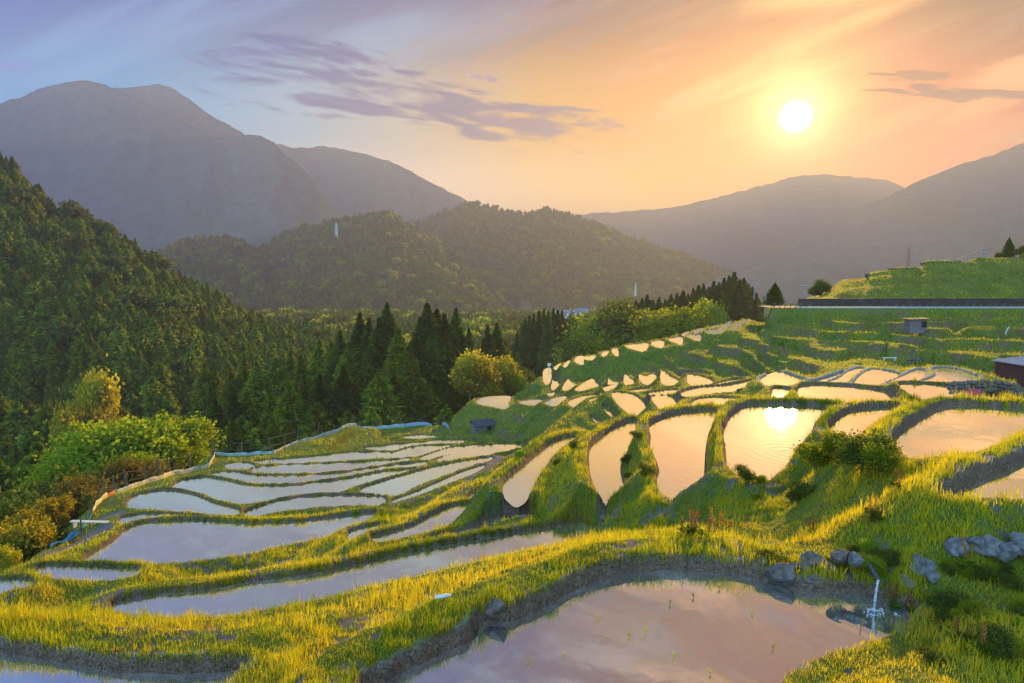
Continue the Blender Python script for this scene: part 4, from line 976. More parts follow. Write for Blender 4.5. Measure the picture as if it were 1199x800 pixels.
def forest(name, label, X_, Y_, Z_, keys, H, weights, seed, hvar=(.75, 1.25), wvar=(.9, 1.25)):
    """one mass of trees: points carrying a kind, size and turn, each drawn as one of the crowns"""
    n = len(X_); g = np.random.default_rng(seed)
    me = bpy.data.meshes.new(name); me.vertices.add(n); me.vertices.foreach_set('co', np.stack([X_, Y_, Z_], -1).astype(np.float32).ravel())
    kind = g.choice(len(keys), n, p=np.array(weights) / sum(weights))
    hs = g.uniform(*hvar, n); ws = g.uniform(*wvar, n)
    sc3 = np.stack([hs * ws, hs * ws, hs], -1) * np.array([H / HT[k] for k in keys])[kind][:, None]
    rot = np.stack([np.zeros(n), np.zeros(n), g.uniform(0, 6.28, n)], -1)
    a = me.attributes.new('kind_id', 'INT', 'POINT'); a.data.foreach_set('value', kind.astype(np.int32))
    a = me.attributes.new('size', 'FLOAT_VECTOR', 'POINT'); a.data.foreach_set('vector', sc3.astype(np.float32).ravel())
    a = me.attributes.new('turn', 'FLOAT_VECTOR', 'POINT'); a.data.foreach_set('vector', rot.astype(np.float32).ravel())
    o = link(bpy.data.objects.new(name, me))
    ng = bpy.data.node_groups.new(name, 'GeometryNodeTree')
    ng.interface.new_socket('Geometry', in_out='INPUT', socket_type='NodeSocketGeometry'); ng.interface.new_socket('Geometry', in_out='OUTPUT', socket_type='NodeSocketGeometry')
    gi = ng.nodes.new('NodeGroupInput'); go = ng.nodes.new('NodeGroupOutput'); jn = ng.nodes.new('GeometryNodeJoinGeometry')
    def attr_(nm, ty):
        q = ng.nodes.new('GeometryNodeInputNamedAttribute'); q.data_type = ty; q.inputs[0].default_value = nm; return q.outputs[0]
    for i_, key in enumerate(keys):
        oi = ng.nodes.new('GeometryNodeObjectInfo'); oi.inputs['Object'].default_value = PROTO_OBJ[key]; oi.inputs['As Instance'].default_value = True
        cmp = ng.nodes.new('FunctionNodeCompare'); cmp.data_type = 'INT'; cmp.operation = 'EQUAL'
        ints = [s for s in cmp.inputs if s.type == 'INT']; ng.links.new(attr_('kind_id', 'INT'), ints[0]); ints[1].default_value = i_
        ip = ng.nodes.new('GeometryNodeInstanceOnPoints'); ng.links.new(gi.outputs[0], ip.inputs['Points']); ng.links.new(cmp.outputs[0], ip.inputs['Selection'])
        ng.links.new(oi.outputs['Geometry'], ip.inputs['Instance']); ng.links.new(attr_('turn', 'FLOAT_VECTOR'), ip.inputs['Rotation']); ng.links.new(attr_('size', 'FLOAT_VECTOR'), ip.inputs['Scale'])
        ng.links.new(ip.outputs[0], jn.inputs[0])
    ng.links.new(jn.outputs[0], go.inputs[0])
    md = o.modifiers.new('trees', 'NODES'); md.node_group = ng
    tag(o, label, 'forest', kind='stuff'); return o
for key in ('slope0', 'slope1', 'slope2', 'light0', 'light1', 'far0', 'far1', 'gold0', 'olive0'):
    if key not in PROTO_OBJ:       # a real tree of that kind standing in the wood
        q = near[len(PROTO_OBJ) % 60]
        _tree('leafy_tree', key, float(ax[q]) + 3, float(ay[q]) + 12, 9.0, 1.0, 'leafy tree standing among the conifers of the left wood', 'tree', 'leafy trees in the left wood', float(az_[q]) + 1, None)
forest('forest', 'dense conifer forest covering the steep left hillside', ax[rest], ay[rest], az_[rest] - .3, ['slope0', 'slope1', 'slope2', 'light0', 'far0'], 12.5, [3, 3, 3, 1.6, .5], 11, (.55, 1.3))
def hill_forest(H, sp, lab, seed, Hh=15, tmin=-.92, tmax=.2, amin=-45, amax=45, wts=(3, 3, 3, 1.6, .9)):
    x, y, z, t = scatter_grid(H, sp, tmin, tmax, amin, amax, seed)
    forest('forest', lab, x, y, z - 1.5, ['slope0', 'slope1', 'slope2', 'far0', 'far1'], Hh, list(wts), seed, (.45, 1.3))
hill_forest(HB, 9.0, 'hazy forest on the hill with the lattice tower', 21, 15)
hill_forest(HB2, 8.5, 'hazy forest on the low hill left of the lattice tower', 22, 14)
hill_forest(HC, 13.0, 'hazy forest on the broad ridge right of the lattice tower', 23, 17)
# valley floor woods in the middle distance
g = np.random.default_rng(31)
fx, fy = np.meshgrid(np.arange(-260, 620, 8.5), np.arange(150, 900, 8.5)); fx = fx.ravel() + g.uniform(-4, 4, fx.size); fy = fy.ravel() + g.uniform(-4, 4, fy.size)
fa = np.degrees(np.arctan2(fx, fy)); fr_ = np.hypot(fx, fy)
rmin = np.interp(fa, [-20, -5, 0, 5, 10, 15, 20, 24, 30, 42], [300, 200, 175, 190, 205, 215, 225, 235, 300, 330])
ok = (fr_ > rmin) & (fr_ < 760) & (fa > -22) & (fa < 40)
forest('forest', 'woods on the valley floor beyond the terraces', fx[ok], fy[ok], gz(fx[ok], fy[ok]) - 1, ['slope0', 'slope1', 'slope2', 'far0', 'far1'], 14.0, [3, 3, 2, 1.5, .8], 41)
# ------------------------------------------------------------------ grass: blades spread over every grassy face, one uncountable mass
def grass_material():
    m, nt, out = new_mat('grass_blades')
    v = nt.attr('var'); y = nt.attr('dry')
    col = nt.ramp(v, [(0.0, (.07,.14,.012)), (0.3, (.19,.29,.016)), (0.6, (.40,.45,.025)), (1.0, (.66,.58,.04))])
    col = nt.mix(y, col, (.42,.25,.07))
    d = nt.node('ShaderNodeBsdfDiffuse'); nt.setin(d.inputs[0], col)
    t = nt.node('ShaderNodeBsdfTranslucent'); nt.setin(t.inputs[0], nt.mix(1.0, col, (1.7, 1.5, .5), 'MULTIPLY'))
    mx = nt.node('ShaderNodeMixShader'); mx.inputs[0].default_value = .5
    nt.link(d.outputs[0], mx.inputs[1]); nt.link(t.outputs[0], mx.inputs[2]); nt.link(mx.outputs[0], out.inputs[0]); return m
M_GRASS = grass_material()
PV = np.stack([GX, GY, ZG], -1)
e_r = PV[1:, :-1] - PV[:-1, :-1]; e_a = PV[:-1, 1:] - PV[:-1, :-1]
cn = np.cross(e_a, e_r); vw = PV[:-1, :-1]
rr2_ = (vw ** 2).sum(-1)
CELLW = np.abs((cn * vw).sum(-1)) / rr2_ ** 1.5
flat_ = np.linalg.norm(cn, axis=-1) / rr2_
CELLW = np.maximum(CELLW * ((cn * vw).sum(-1) * np.sign((cn[..., 2])) < 0), flat_ * .10)
def blades(n, az0, az1, ra, rb, hk, wk, two, seed, hmin, wmin, keepf=1.0, hmax=9):
    g = np.random.default_rng(seed)
    # spread evenly over what the slopes present, steep faces included
    i0, i1 = np.searchsorted(RR, [ra, rb]); j0, j1 = np.searchsorted(AZ, np.radians([az0, az1]))
    wgt = CELLW[i0:i1, j0:j1]; cs = np.cumsum(wgt.ravel()); q = np.searchsorted(cs, g.random(n) * cs[-1])
    q = np.minimum(q, wgt.size - 1); ci = q // wgt.shape[1] + i0; cj = q % wgt.shape[1] + j0
    r = RR[ci] + (RR[ci + 1] - RR[ci]) * g.random(n); a = AZ[cj] + (AZ[cj + 1] - AZ[cj]) * g.random(n)
    x = r * np.sin(a); y = r * np.cos(a)
    D_ = gfield(DM, x, y); M_ = gfield(MU, x, y); Wn = gfield(worn, x, y); hpx = x / np.maximum(y, 1) * FPX + CXP
    clump = fbm(x * .9 + 40, y * .9, 3, 201); fine = fbm(x * 5, y * 5, 2, 202); big = fbm(x * .22, y * .22, 3, 203)
    ok = (D_ > M_ * (.78 + .3 * g.random(n))) & (Wn < .5) & ((gfield(RIS, x, y) < .5) | (g.random(n) < .4))
    ok &= ~((y > ROAD_Y0 - .6) & (y < 106.15) & (hpx > 895))
    for L, wd in PATHS: ok &= line_dist(x, y, L) > wd * (.42 + .25 * fine)
    ok &= ~((y > 106) & (r > 160)) & (r < gfield(GR0, x, y) + 25)
    ok &= g.random(n) < (.35 + .65 * sstep(fine, .36, .52)) * keepf
    x, y, r, clump, fine, big, D_, M_ = x[ok], y[ok], r[ok], clump[ok], fine[ok], big[ok], D_[ok], M_[ok]; n = len(x)
    z = gz(x, y) - 0.01
    # longer grass along the water's edge and on slopes, cropped on the crown of the bunds
    e1 = np.exp(-((D_ - M_ * 1.2) / .18) ** 2)
    hh = np.maximum(hk * r, hmin) * (.55 + 1.0 * sstep(clump, .35, .7) + .5 * e1) * g.uniform(.5, 1.35, n)
    tus = sstep(fbm(x * 2.2 + 9, y * 2.2, 2, 221), .60, .72)
    hh = np.minimum(hh * (1 + .9 * tus), hmax * (1 + .5 * tus))
    ww = np.maximum(wk * r, wmin) * g.uniform(.7, 1.3, n)
    th = g.uniform(0, 6.283, n); lean = g.uniform(.1, .75, n)
    dx_ = np.cos(th) * lean; dy_ = np.sin(th) * lean
    sx_ = -np.sin(th + g.uniform(-.6, .6, n)) * ww * .5; sy_ = np.cos(th) * ww * .5
    # face more or less across the view so that thin blades do not vanish
    var = np.clip(.10 + .55 * sstep(big * .6 + clump * .4, .36, .62) + .38 * g.random(n) - .1 * e1 - .22 * sstep(r, 60, 95) + .12 * (1 - sstep(r, 12, 22)), 0, 1)  # shade of the far slopes and near highlights put into the blade colour
    dry = (g.random(n) < .07 + .22 * sstep(fbm(x * .6, y * .6, 2, 207), .55, .75)).astype(float) * g.uniform(.4, 1, n)
    if two:
        b0 = np.stack([x - sx_, y - sy_, z], -1); b1 = np.stack([x + sx_, y + sy_, z], -1)
        mx_, my_ = x + dx_ * hh * .35, y + dy_ * hh * .35
        m0 = np.stack([mx_ - sx_ * .8, my_ - sy_ * .8, z + hh * .6], -1); m1 = np.stack([mx_ + sx_ * .8, my_ + sy_ * .8, z + hh * .6], -1)
        tp = np.stack([x + dx_ * hh, y + dy_ * hh, z + hh * (1 - .3 * lean)], -1)
        V = np.stack([b0, b1, m1, m0, tp], 1).reshape(-1, 3); k = np.arange(n) * 5
        F = np.concatenate([np.stack([k, k + 1, k + 2], -1), np.stack([k, k + 2, k + 3], -1), np.stack([k + 3, k + 2, k + 4], -1)])
        return V, F, np.repeat(var, 5), np.repeat(dry, 5)
    b0 = np.stack([x - sx_, y - sy_, z], -1); b1 = np.stack([x + sx_, y + sy_, z], -1)
    tp = np.stack([x + dx_ * hh * .8, y + dy_ * hh * .8, z + hh], -1)
    V = np.stack([b0, b1, tp], 1).reshape(-1, 3); k = np.arange(n) * 3
    return V, np.stack([k, k + 1, k + 2], -1), np.repeat(var, 3), np.repeat(dry, 3)
GR0 = r0 + 0 * Rg
parts = [blades(470000, -51, 51, 3.2, 19, .010, .0009, True, 1, .10, .006, hmax=.30),
         blades(430000, -51, 51, 17, 50, .0055, .0009, False, 2, .10, .012, hmax=.30),
         blades(340000, -50, 50, 45, 170, .0020, .0010, False, 3, .12, .03, hmax=.30)]
off = 0; VV = []; FF = []; AA = []; DD = []
for V_, F_, A1_, A2_ in parts: VV.append(V_); FF.append(F_ + off); AA.append(A1_); DD.append(A2_); off += len(V_)
o = np_obj('grass', np.vstack(VV), np.vstack(FF), M_GRASS, smooth=False, attrs={'var': np.concatenate(AA), 'dry': np.concatenate(DD)})
tag(o, 'sunlit grass growing thick over every bund and bank', 'grass', kind='stuff')
# ------------------------------------------------------------------ things people put here
M_STONE = simple_mat('grey_stone', (.15,.125,.10), .9, .55, 6.0, bump=.8)
M_STONE_BLUE = simple_mat('lichened_stone', (.17,.165,.155), .95, .65, 5.0, bump=.8)
M_CONC = simple_mat('weathered_concrete', (.30,.29,.27), .9, .25, 2.0, bump=.3)
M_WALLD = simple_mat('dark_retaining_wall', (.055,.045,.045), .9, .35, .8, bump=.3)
M_ASPH = simple_mat('asphalt', (.09,.088,.085), .85, .2, 6.0)
M_KERB = simple_mat('pale_kerb', (.45,.44,.42), .8, .15, 2.0)
M_WOOD = simple_mat('weathered_wood', (.15,.11,.08), .9, .35, 5.0, bump=.4)
M_POST = simple_mat('fence_post_wood', (.13,.10,.075), .9, .3, 8.0)
M_STEEL = simple_mat('galvanised_steel', (.42,.42,.43), .5, .1, 2.0, metallic=.6)
M_DARKST = simple_mat('dark_steel', (.09,.09,.095), .6, .1, 2.0)
M_CREAM = simple_mat('cream_sheet', (.70,.64,.50), .9, .12, 1.2)
M_LBLUE = simple_mat('pale_blue_sheet', (.36,.52,.56), .9, .15, 1.0)
M_TARP = simple_mat('blue_tarpaulin', (.04,.28,.58), .85, .15, 1.5)
M_ORNG = simple_mat('faded_orange_sheet', (.50,.22,.10), .7, .15, 1.5)
M_ROOF = simple_mat('dark_roof_sheet', (.07,.075,.09), .5, .2, 2.0)
M_ROOFB = simple_mat('blue_grey_roof_sheet', (.22,.27,.36), .5, .15, 2.0)
M_MAROON = simple_mat('maroon_boards', (.10,.035,.03), .85, .25, 3.0)
M_GREYB = simple_mat('grey_boards', (.17,.15,.15), .9, .25, 3.0)
M_WHITE = simple_mat('white_paint', (.75,.75,.74), .6, .08, 3.0)
M_DARK = simple_mat('interior_shade', (.02,.018,.016), .9, .2, 3.0)

# road along the top of the slope
def strip(name, x0, x1, ya, yb, z, mat, th=.12, seg=60, parent=None):
    bm = bmesh.new(); n = seg; rows_ = []
    for i_ in range(n + 1):
        x = x0 + (x1 - x0) * i_ / n
        rows_.append([bm.verts.new((x, ya, z)), bm.verts.new((x, yb, z)), bm.verts.new((x, yb, z - th)), bm.verts.new((x, ya, z - th))])
    for a_, b_ in zip(rows_[:-1], rows_[1:]):
        for k_ in range(4): bm.faces.new((a_[k_], b_[k_], b_[(k_ + 1) % 4], a_[(k_ + 1) % 4]))
    bm.faces.new(rows_[0]); bm.faces.new(rows_[-1][::-1]); bmesh.ops.recalc_face_normals(bm, faces=bm.faces)
    return bm_obj(name, bm, mat, parent)
RX0 = (897 - 599.5) / 733 * 102; RX1 = 150
o = strip('road', RX0, RX1, 100.6, 105.3, ROAD_Z + .03, M_ASPH); tag(o, 'narrow asphalt road crossing the slope below the hilltop', kind='structure')
o = strip('kerb', RX0 + 4, RX1, 99.9, 100.55, ROAD_Z + .16, M_KERB, .5); tag(o, 'long pale concrete kerb along the near side of the road', 'kerb')
# retaining wall: upright block with joints and weep holes
wl = empty('retaining_wall', ((935 - 599.5) / 733 * 105.8, 105.75, ROAD_Z)); tag(wl, 'long dark retaining wall between the road and the grass hilltop', 'retaining wall')
def wall_panel(L, h, t):
    bm = bmesh.new(); n = int(L / 4)
    for i_ in range(n): bm_box(bm, i_ * 4 + 1.98, 0, h / 2, 3.95, t, h); 
    bm_box(bm, L / 2, .06, h / 2 - .02, L, t * .7, h - .08)
    return bm
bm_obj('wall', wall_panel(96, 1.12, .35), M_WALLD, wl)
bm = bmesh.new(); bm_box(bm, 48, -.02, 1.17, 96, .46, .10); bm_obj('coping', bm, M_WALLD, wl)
# guard rail at the road's left end
gr_ = empty('guard_rail', ((905 - 599.5) / 733 * 100.2, 99.6, ROAD_Z)); tag(gr_, 'short dark guard rail at the left end of the road', 'guard rail')
for k_ in range(6):
    bm = bmesh.new(); bm_tube(bm, (k_ * .85, 0, -.3), (k_ * .85, 0, .72), .05); bm_obj('post', bm, M_DARKST, gr_)
for zz in (.66, .40):
    bm = bmesh.new(); bm_tube(bm, (-.2, 0, zz), (4.5, 0, zz), .05); bm_obj('rail', bm, M_DARKST, gr_)

# sheds ------------------------------------------------------------------
def shed(name, label, loc, W, Dp, H, roof_rise, wallm, roofm, rz=0, over=.25, opening=None, mono=False):
    t = empty(name, loc, rz); tag(t, label, 'shed')
    bm = bmesh.new(); hw, hd = W / 2, Dp / 2
    zl, zr = (H, H + roof_rise) if mono else (H, H)
    pts = [(-hw, -hd), (hw, -hd), (hw, hd), (-hw, hd)]
    b_ = [bm.verts.new((x, y, -.8)) for x, y in pts]; tp = [bm.verts.new((x, y, zl if (x < 0 or not mono) else zr)) for x, y in pts]
    for k_ in range(4): bm.faces.new((b_[k_], b_[(k_ + 1) % 4], tp[(k_ + 1) % 4], tp[k_]))
    if not mono:
        r0_ = bm.verts.new((-hw, 0, H + roof_rise)); r1_ = bm.verts.new((hw, 0, H + roof_rise))
        bm.faces.new((tp[0], r0_, tp[3])); bm.faces.new((tp[1], tp[2], r1_))
    bmesh.ops.recalc_face_normals(bm, faces=bm.faces)
    # upright boards proud of the wall
    for i_ in range(int(W / .45)): bm_box(bm, -hw + .22 + i_ * .45, -hd - .02, H / 2 - .05, .05, .04, H - .1)
    wo_ = bm_obj('wall', bm, wallm, t)
    bm = bmesh.new()
    if mono:
        a_ = math.atan2(roof_rise, W); bm_box(bm, 0, 0, H + roof_rise / 2 + .06, (W + 2 * over) / math.cos(a_), Dp + 2 * over, .07, Matrix.Rotation(-a_, 4, 'Y'))
        for i_ in range(int((W + over) / .5)): bm_box(bm, -hw + i_ * .5, 0, H + roof_rise * (i_ * .5) / W + .11, .06, Dp + 2 * over, .05, Matrix.Rotation(-a_, 4, 'Y'))
    else:
        for s_ in (-1, 1):
            a_ = math.atan2(roof_rise, hd); L_ = (hd + over) / math.cos(a_)
            bm_box(bm, 0, s_ * (hd + over) / 2, H + roof_rise / 2 - over * roof_rise / hd / 2 + .06, W + 2 * over, L_, .07, Matrix.Rotation(-s_ * a_, 4, 'X'))
            for i_ in range(int((W + 2 * over) / .45) + 1): bm_box(bm, -hw - over + .03 + i_ * .45, s_ * (hd + over) / 2, H + roof_rise / 2 - over * roof_rise / hd / 2 + .11, .05, L_, .05, Matrix.Rotation(-s_ * a_, 4, 'X'))
    bm_obj('roof', bm, roofm, t)
    if opening:
        bm = bmesh.new(); bm_box(bm, opening[0], -hd - .045, opening[2] / 2, opening[1], .05, opening[2]); bm_obj('shade_panel', bm, opening[3], t)  # flat dark panel: shade of an open doorway put in as colour
        fr = bmesh.new()
        for dx2 in (-.5, .5): bm_box(fr, opening[0] + dx2 * (opening[1] + .08), -hd - .06, opening[2] / 2, .08, .08, opening[2])
        bm_box(fr, opening[0], -hd - .06, opening[2] + .04, opening[1] + .24, .08, .08); bm_obj('door_frame', fr, M_WOOD, t)
    return t
p = at_h(565, 511, 25.0); p = (p[0], p[1], float(gz(p[0], p[1])))
shed('hut', 'small hut with a dark pitched roof beyond the lower paddies', p, 2.9, 2.2, .8, .6, M_GREYB, M_ROOF, rz=.35, opening=(.7, .6, .7, M_DARK))
p = at_y(1072, 382, 84); shed('shed', 'grey lean-to shed on the slope just below the road', (p[0], p[1], max(p[2], float(gz(p[0], p[1]))) - .1), 2.1, 1.6, 1.0, .10, M_GREYB, M_ROOF, rz=-.15, opening=(.66, .6, .85, M_DARK), mono=True)
p = at_y(1192, 451, 58); shed('shed', 'maroon shed with a blue grey roof cut by the right edge of the photo', (p[0] + .9, p[1], max(p[2], float(gz(p[0], p[1]))) + .2), 4.0, 3.2, 1.75, .35, M_MAROON, M_ROOFB, rz=.12, opening=(.9, .9, 1.6, M_DARK), mono=True)

# sheet fences -------------------------------------------------------------
FH = [(FENCE[i_][0], FENCE[i_][1]) for i_ in range(len(FENCE))]
def sheet_fence(label, pts, mat, h=.85, bulge=.08, seed=1, group=None):
    g = random.Random(seed); base = pts[0]
    t = empty('sheet_fence', (base[0], base[1], float(gz(*base)))); tag(t, label, 'sheet fence')
    L = [Vector((x, y, float(gz(x, y)))) for x, y in pts]; o_ = Vector(t.location)
    dense = []
    for a_, b_ in zip(L[:-1], L[1:]):
        n = max(2, int((b_ - a_).length / .35))
        for k_ in range(n):
            q = a_.lerp(b_, k_ / n); q.z = float(gz(q.x, q.y)); dense.append(q)
    dense.append(L[-1])
    bm = bmesh.new(); cols = []
    for i_, q in enumerate(dense):
        d_ = (dense[min(i_ + 1, len(dense) - 1)] - dense[max(i_ - 1, 0)]); nrm = Vector((d_.y, -d_.x, 0)).normalized()
        hh = .5 * h * (1 + .10 * math.sin(i_ * .9 + seed) + g.uniform(-.06, .06)); wob_ = bulge * math.sin(i_ * 1.3 + seed) + g.uniform(-.03, .03)
        lean = nrm * .06
        c_ = []
        for z_, th_ in ((-.25, 0), (hh * .5, wob_), (hh, lean.length)):
            for s_ in (0, .02): c_.append(bm.verts.new(q - o_ + nrm * (th_ + s_) + Vector((0, 0, z_))))
        cols.append(c_)
    for a_, b_ in zip(cols[:-1], cols[1:]):
        for k0, k1 in ((0, 2), (2, 4), (4, 5), (5, 3), (3, 1)): bm.faces.new((a_[k0], b_[k0], b_[k1], a_[k1]))
    bmesh.ops.recalc_face_normals(bm, faces=bm.faces)
    bm_obj('sheet', bm, mat, t, smooth=True)
    acc = 0; prev = dense[0]
    for i_, q in enumerate(dense):
        acc += (q - prev).length; prev = q
        if acc > 2.6 or i_ == 0:
            acc = 0; bm = bmesh.new(); b_ = q - o_ + Vector((-.08, .08, 0)); bm_tube(bm, b_ + Vector((0, 0, -.3)), b_ + Vector((g.uniform(-.08, .08), g.uniform(-.05, .05), h + g.uniform(.1, .5))), .07, .055, 6)
            bm_obj('post', bm, M_POST, t)
    return t
sheet_fence('bright blue sheet fence beside the wooden plank at the lower left', FH[3:5], M_TARP, .7, seed=2)
sheet_fence('cream sheet fence in its lowest stretch above the plank', FH[4:7], M_CREAM, .95, seed=3)
sheet_fence('faded orange stretch of the sheet fence', FH[6:8], M_ORNG, .8, seed=4)
sheet_fence('short pale blue stretch of the sheet fence right of the orange one', FH[7:9], M_LBLUE, .9, seed=5)
sheet_fence('long cream sheet fence climbing behind the leafy trees to the corner', FH[8:15], M_CREAM, 1.0, seed=6)
sheet_fence('straight pale blue sheet fence just right of the leafy trees', FH[14:16], M_LBLUE, .8, seed=7)
sheet_fence('cream sheet fence in the dip below the cedars', FH[15:19], M_CREAM, .9, seed=8)
sheet_fence('long pale blue sheet fence curving up to the top of the lower paddies', FH[18:22], M_LBLUE, 1.1, seed=9)
sheet_fence('brighter blue sheet fence at the far corner near the dark roofed hut', FH[21:24], simple_mat('mid_blue_sheet', (.25,.40,.50), .9, .15, 1.0), 1.2, seed=10)
def post_fence(label, pts, ph, sp, seed):
    g = random.Random(seed); b0 = pts[0]; t = empty('post_fence', (b0[0], b0[1], float(gz(*b0)))); tag(t, label, 'wire fence'); o_ = Vector(t.location); tops = []
    L = [Vector((x, y, 0)) for x, y in pts]
    for a_, b_ in zip(L[:-1], L[1:]):
        n = max(1, int((b_ - a_).length / sp))
        for k_ in range(n):
            q = a_.lerp(b_, k_ / n) + Vector((-.7, .7, 0)); q.z = float(gz(q.x, q.y)); hgt = ph * g.uniform(.85, 1.15); q -= o_
            tp = q + Vector((g.uniform(-.15, .15), g.uniform(-.1, .1), hgt)); bm = bmesh.new(); bm_tube(bm, q - Vector((0, 0, .4)), tp, .10, .08, 6); bm_obj('post', bm, M_POST, t); tops.append((q, tp))
    for f in (.45, .9):
        bm = bmesh.new()
        for (a0, a1), (b0_, b1) in zip(tops[:-1], tops[1:]): bm_tube(bm, a0.lerp(a1, f), b0_.lerp(b1, f), .025, .025, 4)
        bm_obj('wire', bm, M_DARKST, t)
    return t
post_fence('wire fence on wooden posts outside the cream sheets, left part', FH[6:14], 2.1, 3.4, 1)
post_fence('wire fence on wooden posts below the cedar row', FH[14:20], 2.3, 3.0, 2)
post_fence('thin posts along the long pale blue sheet below the cedars', FH[20:24], 2.0, 3.2, 3)
# tarpaulin and plank by the flume
a_, b_ = at_h(62, 643, 19.8), at_h(93, 623, 20.1)
bm = bmesh.new(); n = 14
def tarp_pt(u_, v_):
    x = a_[0] + (b_[0] - a_[0]) * u_; y = a_[1] + (b_[1] - a_[1]) * u_
    return Vector((x - .1 + 1.1 * v_, y - 1.6 * v_, float(gz(x - .1 + 1.1 * v_, y - 1.6 * v_)) + .30 + .07 * math.sin(u_ * 11 + v_ * 5)))
g_ = [[bm.verts.new(tarp_pt(i_ / n, j_ / 6)) for j_ in range(7)] for i_ in range(n + 1)]
for i_ in range(n):
    for j_ in range(6): bm.faces.new((g_[i_][j_], g_[i_ + 1][j_], g_[i_ + 1][j_ + 1], g_[i_][j_ + 1]))
bmesh.ops.solidify(bm, geom=bm.faces[:], thickness=.03)
o = bm_obj('tarpaulin', bm, M_TARP, smooth=True); tag(o, 'bright blue tarpaulin draped over the bank at the lower left', 'tarpaulin')
a_, b_ = Vector(at_h(84, 620, 20.3)), Vector(at_h(128, 621, 20.3)); bm = bmesh.new(); a_.z = b_.z = float(gz((a_.x + b_.x) / 2, (a_.y + b_.y) / 2)) + .35
d_ = b_ - a_; bm_box(bm, 0, 0, 0, d_.length, .35, .06); bm_box(bm, -d_.length * .4, 0, -.25, .1, .3, .5); bm_box(bm, d_.length * .4, 0, -.25, .1, .3, .5)
o = bm_obj('plank', bm, M_CREAM); o.location = (a_ + b_) / 2; o.rotation_euler = (0, 0, math.atan2(d_.y, d_.x)); tag(o, 'pale plank lying across the channel next to the blue tarpaulin', 'plank')

# pylons and poles ------------------------------------------------------------
def pylon(label, px_, py_base, py_top, Y_, mat, arms=3):
    b0 = at_y(px_, py_base, Y_); t0 = at_y(px_, py_top, Y_); H = t0[2] - b0[2]
    t = empty('lattice_tower', b0, .5); tag(t, label, 'pylon')
    w = H * .13; n = 9; k_ = H * .009
    def cor(f): 
        s_ = w * (1 - f * .86); return [Vector((sx2 * s_ / 2, sy2 * s_ / 2, H * f)) for sx2, sy2 in ((-1, -1), (1, -1), (1, 1), (-1, 1))]
    for c_ in range(4):
        bm = bmesh.new(); bm_tube(bm, cor(0)[c_], cor(1)[c_], k_ * 1.3, k_ * .8, 4); bm_obj('leg', bm, mat, t)
    bm = bmesh.new()
    for i_ in range(n):
        c0, c1 = cor(i_ / n), cor((i_ + 1) / n)
        for s_ in range(4):
            bm_tube(bm, c0[s_], c1[(s_ + 1) % 4], k_ * .6, k_ * .6, 3); bm_tube(bm, c0[(s_ + 1) % 4], c1[s_], k_ * .6, k_ * .6, 3); bm_tube(bm, c1[s_], c1[(s_ + 1) % 4], k_ * .6, k_ * .6, 3)
    bm_obj('bracing', bm, mat, t)
    for i_ in range(arms):
        z_ = H * (.68 + .11 * i_); bm = bmesh.new(); al = H * (.10 - .012 * i_)
        for s_ in (-1, 1): bm_tube(bm, (0, 0, z_), (s_ * al, 0, z_), k_ * .8, k_ * .5, 4); bm_tube(bm, (0, 0, z_ + H * .03), (s_ * al, 0, z_), k_ * .6, k_ * .5, 4)
        bm_obj('cross_arm', bm, mat, t)
    return t
M_PYL = simple_mat('pale_steel', (.85,.83,.82), .6, .05, 1.0)
pylon('pale lattice tower on the wooded hill left of centre', 394.5, 289, 261, 1330, M_PYL)
pylon('grey lattice tower rising behind the hilltop terraces', 1063, 312, 289, 900, M_DARKST)
pylon('thin pale mast in the valley behind the leafy trees', 744, 347, 331, 700, M_PYL, 1)
def upole(label, px_, pyb, pyt, Y_, arm=1, zb=None):
    b0 = at_y(px_, pyb, Y_); t0 = at_y(px_, pyt, Y_); H = t0[2] - b0[2]; t = empty('utility_pole', b0, .2); tag(t, label, 'utility pole')
    bm = bmesh.new(); bm_tube(bm, (0, 0, -1.5), (0, 0, H), .16, .11, 8); bm_obj('pole', bm, M_CONC, t)
    for i_ in range(arm):
        z_ = H - .35 - i_ * .7; bm = bmesh.new(); bm_box(bm, 0, 0, z_, 1.9, .09, .09); a2 = bm_obj('cross_arm', bm, M_DARKST, t)
        for x_ in (-.8, -.3, .3, .8):
            bm = bmesh.new(); bm_tube(bm, (x_, 0, z_ + .04), (x_, 0, z_ + .22), .05, .03, 6); bm_obj('insulator', bm, M_WHITE, a2)
    return Vector(t0), t
t1, _ = upole('utility pole beside the lone round tree at the end of the road', 942, 352, 333, 112, 1)
t2, _ = upole('wooden armed utility pole on the hilltop near the right edge', 1151, 302, 290, 128, 2)
t3, _ = upole('small utility pole behind the dark evergreens on the ridge', 883, 345, 327, 190, 1)
t4, _ = upole('short post at the roadside left of the lone round tree', 896, 362, 344, 118, 0)
def cable(label, a_, b_, sag_, r_=.02):
    bm = bmesh.new(); n = 16; P_ = []
    for k_ in range(n + 1): q = a_.lerp(b_, k_ / n); q.z -= sag_ * 4 * (k_ / n) * (1 - k_ / n); P_.append(q)
    for q0, q1 in zip(P_[:-1], P_[1:]): bm_tube(bm, q0, q1, r_, r_, 4)
    tag(bm_obj('cable', bm, M_DARKST), label, 'cable')
cable('thin power line sagging from the hilltop pole towards the right edge', t2, Vector(at_y(1240, 296, 128)), .5)
cable('thin power line running left from the hilltop pole', t2, Vector(at_y(1085, 310, 150)), .8)

